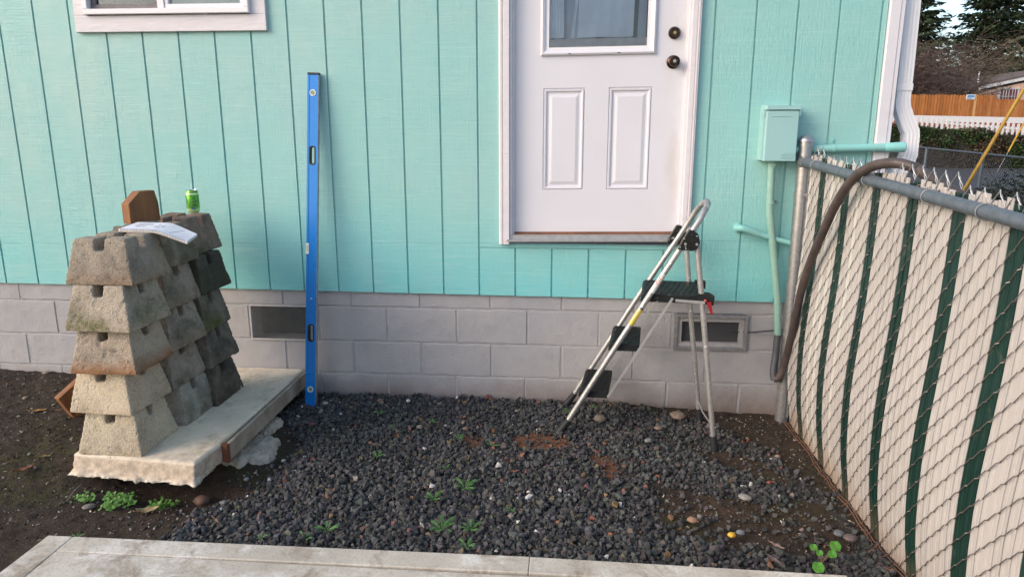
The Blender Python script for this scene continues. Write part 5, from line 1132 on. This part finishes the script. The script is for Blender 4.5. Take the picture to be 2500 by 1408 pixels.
# conifers
def conifer(x,y,H,Rb,seed,lab,nb_=560):
    rr=np.random.default_rng(seed); o=empty("conifer_tree",(x,y,1.6)); tag(o,lab,"tree")
    mb=MB(); mb.tube([(x,y,1.0),(x+.1,y,H*.5),(x,y,H)],[.38,.24,.03],8); mb.build("trunk", simple('conifer_bark',(.06,.045,.035),None,.9,bump=0), o)
    Cs=[];Ss=[];Ds=[];Bs=MB(); kk=0
    for b in range(nb_):
        t=rr.random()**.8; z=2.0+(H-2.2)*t; L=Rb*(1-t*.93)*rr.uniform(.65,1.12)+.25; a=rr.uniform(0,2*math.pi); dr=rr.uniform(.10,.32)
        m_=int(10+L*9); s=rr.random(m_)**.7; px=x+math.cos(a)*L*s; py=y+math.sin(a)*L*s; pz=z-L*s*dr-.22*L*s*s*.5+.25*L*s**3
        off=rr.normal(size=(m_,3))*np.array([.11,.11,.05])*(.4+L*.35); Cs.append(np.stack([px,py,pz],1)+off); Ss.append(np.stack([rr.uniform(.16,.34,m_),rr.uniform(.05,.11,m_)],1))
        d=np.stack([np.cos(a)+rr.normal(size=m_)*.5,np.sin(a)+rr.normal(size=m_)*.5,-.25+rr.normal(size=m_)*.3],1); Ds.append(d/np.linalg.norm(d,axis=1)[:,None])
        if b%4==0: Bs.tube([(x,y,z),(x+math.cos(a)*L*.8,y+math.sin(a)*L*.8,z-L*.8*dr)],[.035,.012],4)
    Bs.build("branches", simple('conifer_branch',(.05,.038,.03),None,.9,bump=0), o)
    C=np.concatenate(Cs);n=len(C); quads("crown",C,np.concatenate(Ss),pcol(n,(.022,.036,.016),.5,1.7),M['leafy'],parent=o,droop=np.concatenate(Ds))
conifer(30.0,60,21,5.0,1,"tall dark conifer just right of the downspout",900)
conifer(38.0,60,23,5.0,2,"tall dark conifer behind the bare thicket at the right edge",900)
conifer(25.0,64,20,4.2,3,"dark conifer mostly hidden behind the house corner",200)
# bare thicket
def thicket(x,y,H,Rr,seed,lab,nst=60,colr=(.11,.075,.055)):
    rr=random.Random(seed); o=empty("bare_shrub",(x,y,1.6)); tag(o,lab,"shrub"); mb=MB()
    for k in range(nst):
        a=rr.uniform(0,6.28); r0=rr.random()**.5*Rr*.6; p=Vector((x+math.cos(a)*r0,y+math.sin(a)*r0*.6,1.4)); d=Vector((math.cos(a)*rr.uniform(.1,.6),math.sin(a)*.3,1)); pts=[p]; h=H*rr.uniform(.6,1.05)
        for s in range(7):
            d=(d+Vector((rr.gauss(0,.22),rr.gauss(0,.2),-.10+rr.gauss(0,.08)))).normalized(); pts.append(pts[-1]+d*h/7)
        mb.tube(pts,[.045*(1-i/8)+.008 for i in range(8)],4,cap=False)
        for s in range(1,8):
            for q2 in range(5):
                e=Vector((rr.gauss(0,1),rr.gauss(0,.7),rr.uniform(-.5,.8))).normalized(); b=pts[s]; L=rr.uniform(.5,1.3)*H*.16; m1=b+e*L*.5+Vector((0,0,.05*L)); m2=b+e*L+Vector((rr.gauss(0,.1),0,-.12*L)); mb.tube([b,m1,m2],[.012,.008,.004],3,cap=False)
                for q3 in range(3):
                    e2=(e+Vector((rr.gauss(0,.8),rr.gauss(0,.6),rr.gauss(0,.6)))).normalized(); bb=b.lerp(m2,rr.random()); mb.tube([bb,bb+e2*L*.55],[.006,.003],3,cap=False)
    nV=len(mb.v); me=mb.mesh("twigs"); ca=me.color_attributes.new("tint",'FLOAT_COLOR','POINT'); c=np.ones((nV,4),np.float32); c[:,:3]=colr; c[:,:3]*=rng.uniform(.6,1.4,(nV,1)); ca.data.foreach_set("color",c.ravel()); me.materials.append(M['twig']); ob=bpy.data.objects.new("branches",me); col.objects.link(ob); ob.parent=o; ob.matrix_parent_inverse=world_of(o).inverted()
    n=900; C=np.stack([x+rng.normal(size=n)*Rr*.45,y+rng.normal(size=n)*Rr*.3,1.6+rng.random(n)**.8*H*.8],1); quads("dead_leaves",C,np.stack([rng.uniform(.05,.13,n),rng.uniform(.03,.06,n)],1),pcol(n,(.095,.062,.045)),M['leafy'],parent=o)
thicket(22.8,40,4.6,2.8,1,"brown leafless thicket right behind the orange board fence near the downspout",70,(.070,.046,.042)); thicket(24.6,43,5.6,2.6,2,"taller grey-brown leafless thicket in the gap between the conifers",70,(.105,.08,.062)); thicket(25.2,46,5.6,1.8,3,"leafless thicket behind the peach house's roof corner",60,(.09,.066,.052)); thicket(37.5,60,11,3.2,4,"tall spreading leafless tree at the top right",55,(.16,.13,.095)); thicket(20.0,41,4.5,2.6,6,"leafless thicket beside the downspout's upper part",50,(.09,.06,.05))
n=8000; C=np.stack([rng.uniform(16,26.6,n),rng.uniform(44,47,n),1.5+rng.random(n)**.9*3.6*(1+.35*np.sin(rng.uniform(0,1,n)))],1); C[:,2]*= (1+.22*np.sin(C[:,0]*.9)+.1*np.sin(C[:,0]*2.3)); fw=quads("undergrowth",C,np.stack([rng.uniform(.10,.26,n),rng.uniform(.05,.12,n)],1),pcol(n,(.040,.028,.024)),M['leafy']); tag(fw,"dark brown undergrowth massed behind the board fence","undergrowth",kind="stuff")
# peach house
ph = empty("peach_house",(33.5,50,1.7)); tag(ph,"peach stucco house with white fascia behind the orange fence at far right","house")
mb=MB(); mb.box((31.0,48,1.2),(44,56,4.02)); mb.build("wall", M['peach'], ph)
mb=MB(); f0=Vector((30.45,47.85,4.00)); f1=Vector((36.2,47.85,5.25)); f2=Vector((42.0,47.85,4.00)); mb.prism([f0,f1,f2,f2+Vector((0,0,.20)),f1+Vector((0,0,.20)),f0+Vector((0,0,.20))],(0,.12,0)); mb.build("fascia", M['whitefence'], ph)
mb=MB(); up=Vector((0,0,.21)); mb.prism([f0+up,f1+up,f2+up,f2+up+Vector((0,0,.12)),f1+up+Vector((0,0,.12)),f0+up+Vector((0,0,.12))],(0,8.6,0)); rf=mb.build("roof", M['shingle'], ph)
mb=MB(); mb.prism([(31.2,47.99,4.0),(36.2,47.99,5.05),(41.2,47.99,4.0)],(0,.1,0)); mb.build("gable", M['peach'], ph)
mb=MB(); mb.prism([(31.2,52,4.35),(32.6,52,5.15),(36,52,5.15),(36,52,4.4)],(0,4,0)); mb.build("rear_roof", M['shingle'], rf)
mb=MB(); mb.tube([(31.95,51,4.4),(31.95,51,5.4)],.05,8); mb.build("roof_vent", M['whitefence'], rf)
mb=MB(); mb.box((31.75,47.90,2.6),(33.05,48.0,4.12)); wn=mb.build("window", M['whitefence'], ph)
mb=MB(); mb.box((31.87,47.88,2.7),(32.37,47.905,4.02)); mb.build("pane", M['winddark'], wn); mb=MB(); mb.box((32.43,47.88,2.7),(32.93,47.905,4.02)); mb.build("pane", simple('pane_red_curtain',(.20,.02,.035),(.08,.04,.06),.1,nscale=3,bump=0), wn)
mb=MB()
for gx in (32.03,32.2,32.6,32.77): mb.box((gx,47.86,2.7),(gx+.025,47.885,4.02))
for g2 in (3.1,3.55): mb.box((31.87,47.86,g2),(32.93,47.8795,g2+.025))
mb.build("muntin", M['whitefence'], wn)
mb=MB(); mb.lathe([(.12,0),(.12,.10),(.08,.16)],(31.35,48,3.6),'-y',10); mb.build("porch_lamp", M['whitefence'], ph)
# orange board fence
of = empty("board_fence",(24,34,1.8)); tag(of,"new orange cedar board fence across the street","fence")
CED = [M['cedar'], m_wood('mid_cedar',(.36,.125,.026),(.26,.085,.017)), m_wood('light_cedar',(.47,.18,.045),(.34,.12,.028))]
def oft(x): return 3.13-.01*(x-20) if x<23.9 else 2.90-.03*(x-24)
x_=18.5; kk=0
while x_<29:
    zt=oft(x_)+rs.uniform(-.015,.015); mb=MB(); w2=.124; P=[(x_,34,1.6),(x_+w2,34,1.6),(x_+w2,34,zt-.035),(x_+w2-.03,34,zt),(x_+.03,34,zt),(x_,34,zt-.035)]; mb.prism(P,(0,.02,0)); mb.build("board", M['cedar2'] if abs(x_-22.95)<.08 else CED[rs.randrange(3)], of); x_+=.144; kk+=1
mb=MB(); mb.box((18.5,34.021,1.75),(29,34.06,1.86)); mb.box((18.5,34.021,2.75),(29,34.06,2.86)); mb.build("rail", M['cedar'], of)
mb=MB(); mb.box((22.55,33.96,2.88),(22.98,33.98,3.12)); sg=mb.build("small_sign", M['sticker']); tag(sg,"small pale blue and white notice on the orange board fence","sign")
mb=MB(); mb.box((22.60,33.945,2.98),(22.93,33.959,3.09)); mb.box((22.60,33.945,2.92),(22.80,33.959,2.95)); mb.build("notice_print", simple('blue_notice_print',(.12,.30,.55),None,.5,bump=0), sg)
# low white wall and picket fence
mb=MB(); mb.prism([(17,32.6,2.16),(28,32.6,1.93),(28,32.6,1.66),(17,32.6,1.89)],(0,.1,0)); o=mb.build("low_white_wall", M['whitefence']); tag(o,"low white wall at the foot of the orange board fence","wall")
mb=MB(); mb.prism([(17,32.59,1.885),(28,32.59,1.655),(28,32.59,1.45),(17,32.59,1.68)],(0,-.05,0)); mb.build("brick_line", simple('brick_red_strip',(.30,.09,.05),None,.8,bump=0), o)
pf = empty("picket_fence",(20,29,1.2)); tag(pf,"white picket fence above the ivy hedge","fence")
x_=16.6
def pft(x): return 2.04-.0745*(x-17.93)
while x_<24.5:
    z=pft(x_); mb=MB(); mb.prism([(x_,29,.9),(x_+.105,29,.9),(x_+.105,29,z-.05),(x_+.052,29,z),(x_,29,z-.05)],(0,.02,0)); mb.build("picket", M['whitefence'], pf); x_+=.21
mb=MB()
for dz in (.17,.55): mb.prism([(16.6,29.021,pft(16.6)-dz),(24.5,29.021,pft(24.5)-dz),(24.5,29.021,pft(24.5)-dz-.09),(16.6,29.021,pft(16.6)-dz-.09)],(0,.04,0))
mb.build("rail", M['whitefence'], pf)
# ivy hedge
hd = empty("ivy_hedge",(19,26.6,0)); tag(hd,"green and rusty ivy hedge below the white picket fence","hedge")
def ht(x): return 1.74-.085*(x-16.1)
mb=MB(); mb.prism([(14,26.3,-.1),(24,26.3,-.1),(24,26.3,ht(24)-.15),(14,26.3,ht(14)-.15)],(0,1.2,0)); mb.build("hedge_core", simple('hedge_shade',(.018,.022,.010),(.03,.022,.015),.95,nscale=6,bump=.5,bdist=.05,bscale=9), hd)
n=16000; x=rng.uniform(14,24,n); t=rng.random(n); topm=rng.random(n)<.3; z=np.where(topm,ht(x)-.12,t*(ht(x)-.1)); y=np.where(topm,rng.uniform(26.2,27.6,n),26.28); bumpv=(fbm2(x,z,1.6,71,3)-.5)*.5
C=np.stack([x,y-bumpv*.8+rng.normal(size=n)*.04,z+np.where(topm,bumpv*.7,0)+rng.normal(size=n)*.03],1); mixv=fbm2(x,z,1.1,75,3)[:,None]; tb=(t<.62)[:,None]
cl_=np.where((mixv>.52)|tb&(mixv>.42),np.array([[.062,.044,.024]]),np.array([[.033,.058,.018]]))*rng.uniform(.5,1.7,(n,1)); quads("leaves",C,np.stack([rng.uniform(.035,.075,n),rng.uniform(.025,.05,n)],1),cl_,M['leafy'],parent=hd)
# far plain chain link fence
fc = empty("plain_chain_link_fence",(9.3,8,0)); tag(fc,"unslatted dark chain link fence beyond the house corner","fence")
A=Vector((6.6,11.2,0)); B=Vector((9.62,5.2,0)); A=Vector(at_y(2150,350,13.5)); B=Vector(at_y(2560,392,5.4)); A.z=B.z=0
zA,zB=at_y(2150,350,13.5).z, at_y(2560,392,5.4).z
mb=MB(); mb.tube([A+Vector((0,0,zA)),B+Vector((0,0,zB))],.017,10); mb.build("top_rail", simple('dark_rail',(.085,.09,.105),None,.5,.3,bump=0), fc, smooth=True)
L_=(B-A).length; dr=(B-A).normalized(); mb=MB(); s=0; hh=1.15
while s<L_:
    for sg in (-1,1):
        z0,z1=0.02,hh; p0=A+dr*s; e=s+sg*(z1-z0)
        q0,q1=s,e
        # clip to fence
        if q1<0: z1=z0+(q0)*1.0; q1=0
        if q1>L_: z1=z0+(L_-q0); q1=L_
        if z1-z0>.05: mb.tube([A+dr*q0+Vector((0,0,z0)),A+dr*q1+Vector((0,0,z1))],.0034,3,cap=False)
    s+=.072
mb.build("wire_mesh", simple('dark_mesh',(.05,.048,.05),None,.6,bump=0), fc)
for t in (.1,.42,.75): pp=A.lerp(B,t); mb=MB(); mb.tube([pp+Vector((0,0,-.1)),pp+Vector((0,0,zA+(zB-zA)*t))],.025,10); mb.build("line_post", M['galv_paint'], fc, smooth=True)
# dark bush beside it
bc=at_y(2475,440,5.0); bs=empty("dark_bush",(bc.x,bc.y,0)); tag(bs,"dark green bush behind the slatted fence at the right edge","bush")
n=3800; u=rng.normal(size=(n,3)); u/=np.linalg.norm(u,axis=1)[:,None]; r=(.55+.45*rng.random(n))[:,None]; C=np.array([bc.x+.35,bc.y,.62])+u*r*np.array([.75,.7,.55])*(1+.25*(fbm2(u[:,0]*2,u[:,1]*2+u[:,2],2,81,3)-.5))[:,None]; quads("leaves",C,np.stack([rng.uniform(.012,.035,n),rng.uniform(.006,.014,n)],1),pcol(n,(.022,.034,.016),.4,1.8),M['leafy'],parent=bs)
mb=MB()
for k in range(26):
    a=rs.uniform(0,6.28); d=Vector((math.cos(a),math.sin(a)*.9,rs.uniform(.5,1.5))).normalized(); mb.tube([(bc.x+.35,bc.y,0),tuple(Vector((bc.x+.35,bc.y,.2))+d*.5),tuple(Vector((bc.x+.35,bc.y,.25))+d*rs.uniform(.8,1.15))],[.012,.006,.002],4)
mb.build("stems", simple('bush_stem',(.05,.038,.03),None,.9,bump=0), bs)
# guy wires
g0,g1=at_y(2345,478,6.2),at_y(2540,150,6.2); dgy=(g1-g0); gy=empty("guy_wire",g0); tag(gy,"thick yellow guy wire guard slanting up at the right edge","guy wire")
mb=MB(); mb.tube([g0-dgy*.6,g0+dgy*1.05],.022,10); mb.build("plastic_guard", M['guy'], gy, smooth=True); mb=MB(); mb.tube([g0-dgy*.75,g0+dgy*5],.005,6); mb.build("steel_cable", M['galv'], gy)
g0,g1=at_y(2462,370,16),at_y(2540,228,16); dgy=(g1-g0); gy=empty("guy_wire",g0); tag(gy,"thinner farther yellow guy wire guard in front of the hedge","guy wire")
mb=MB(); mb.tube([g0,g0+dgy*1.6],.022,8); mb.build("plastic_guard", M['guy'], gy, smooth=True); mb=MB(); mb.tube([g0-dgy*.62,g0+dgy*4],.006,6); mb.build("steel_cable", M['galv'], gy)
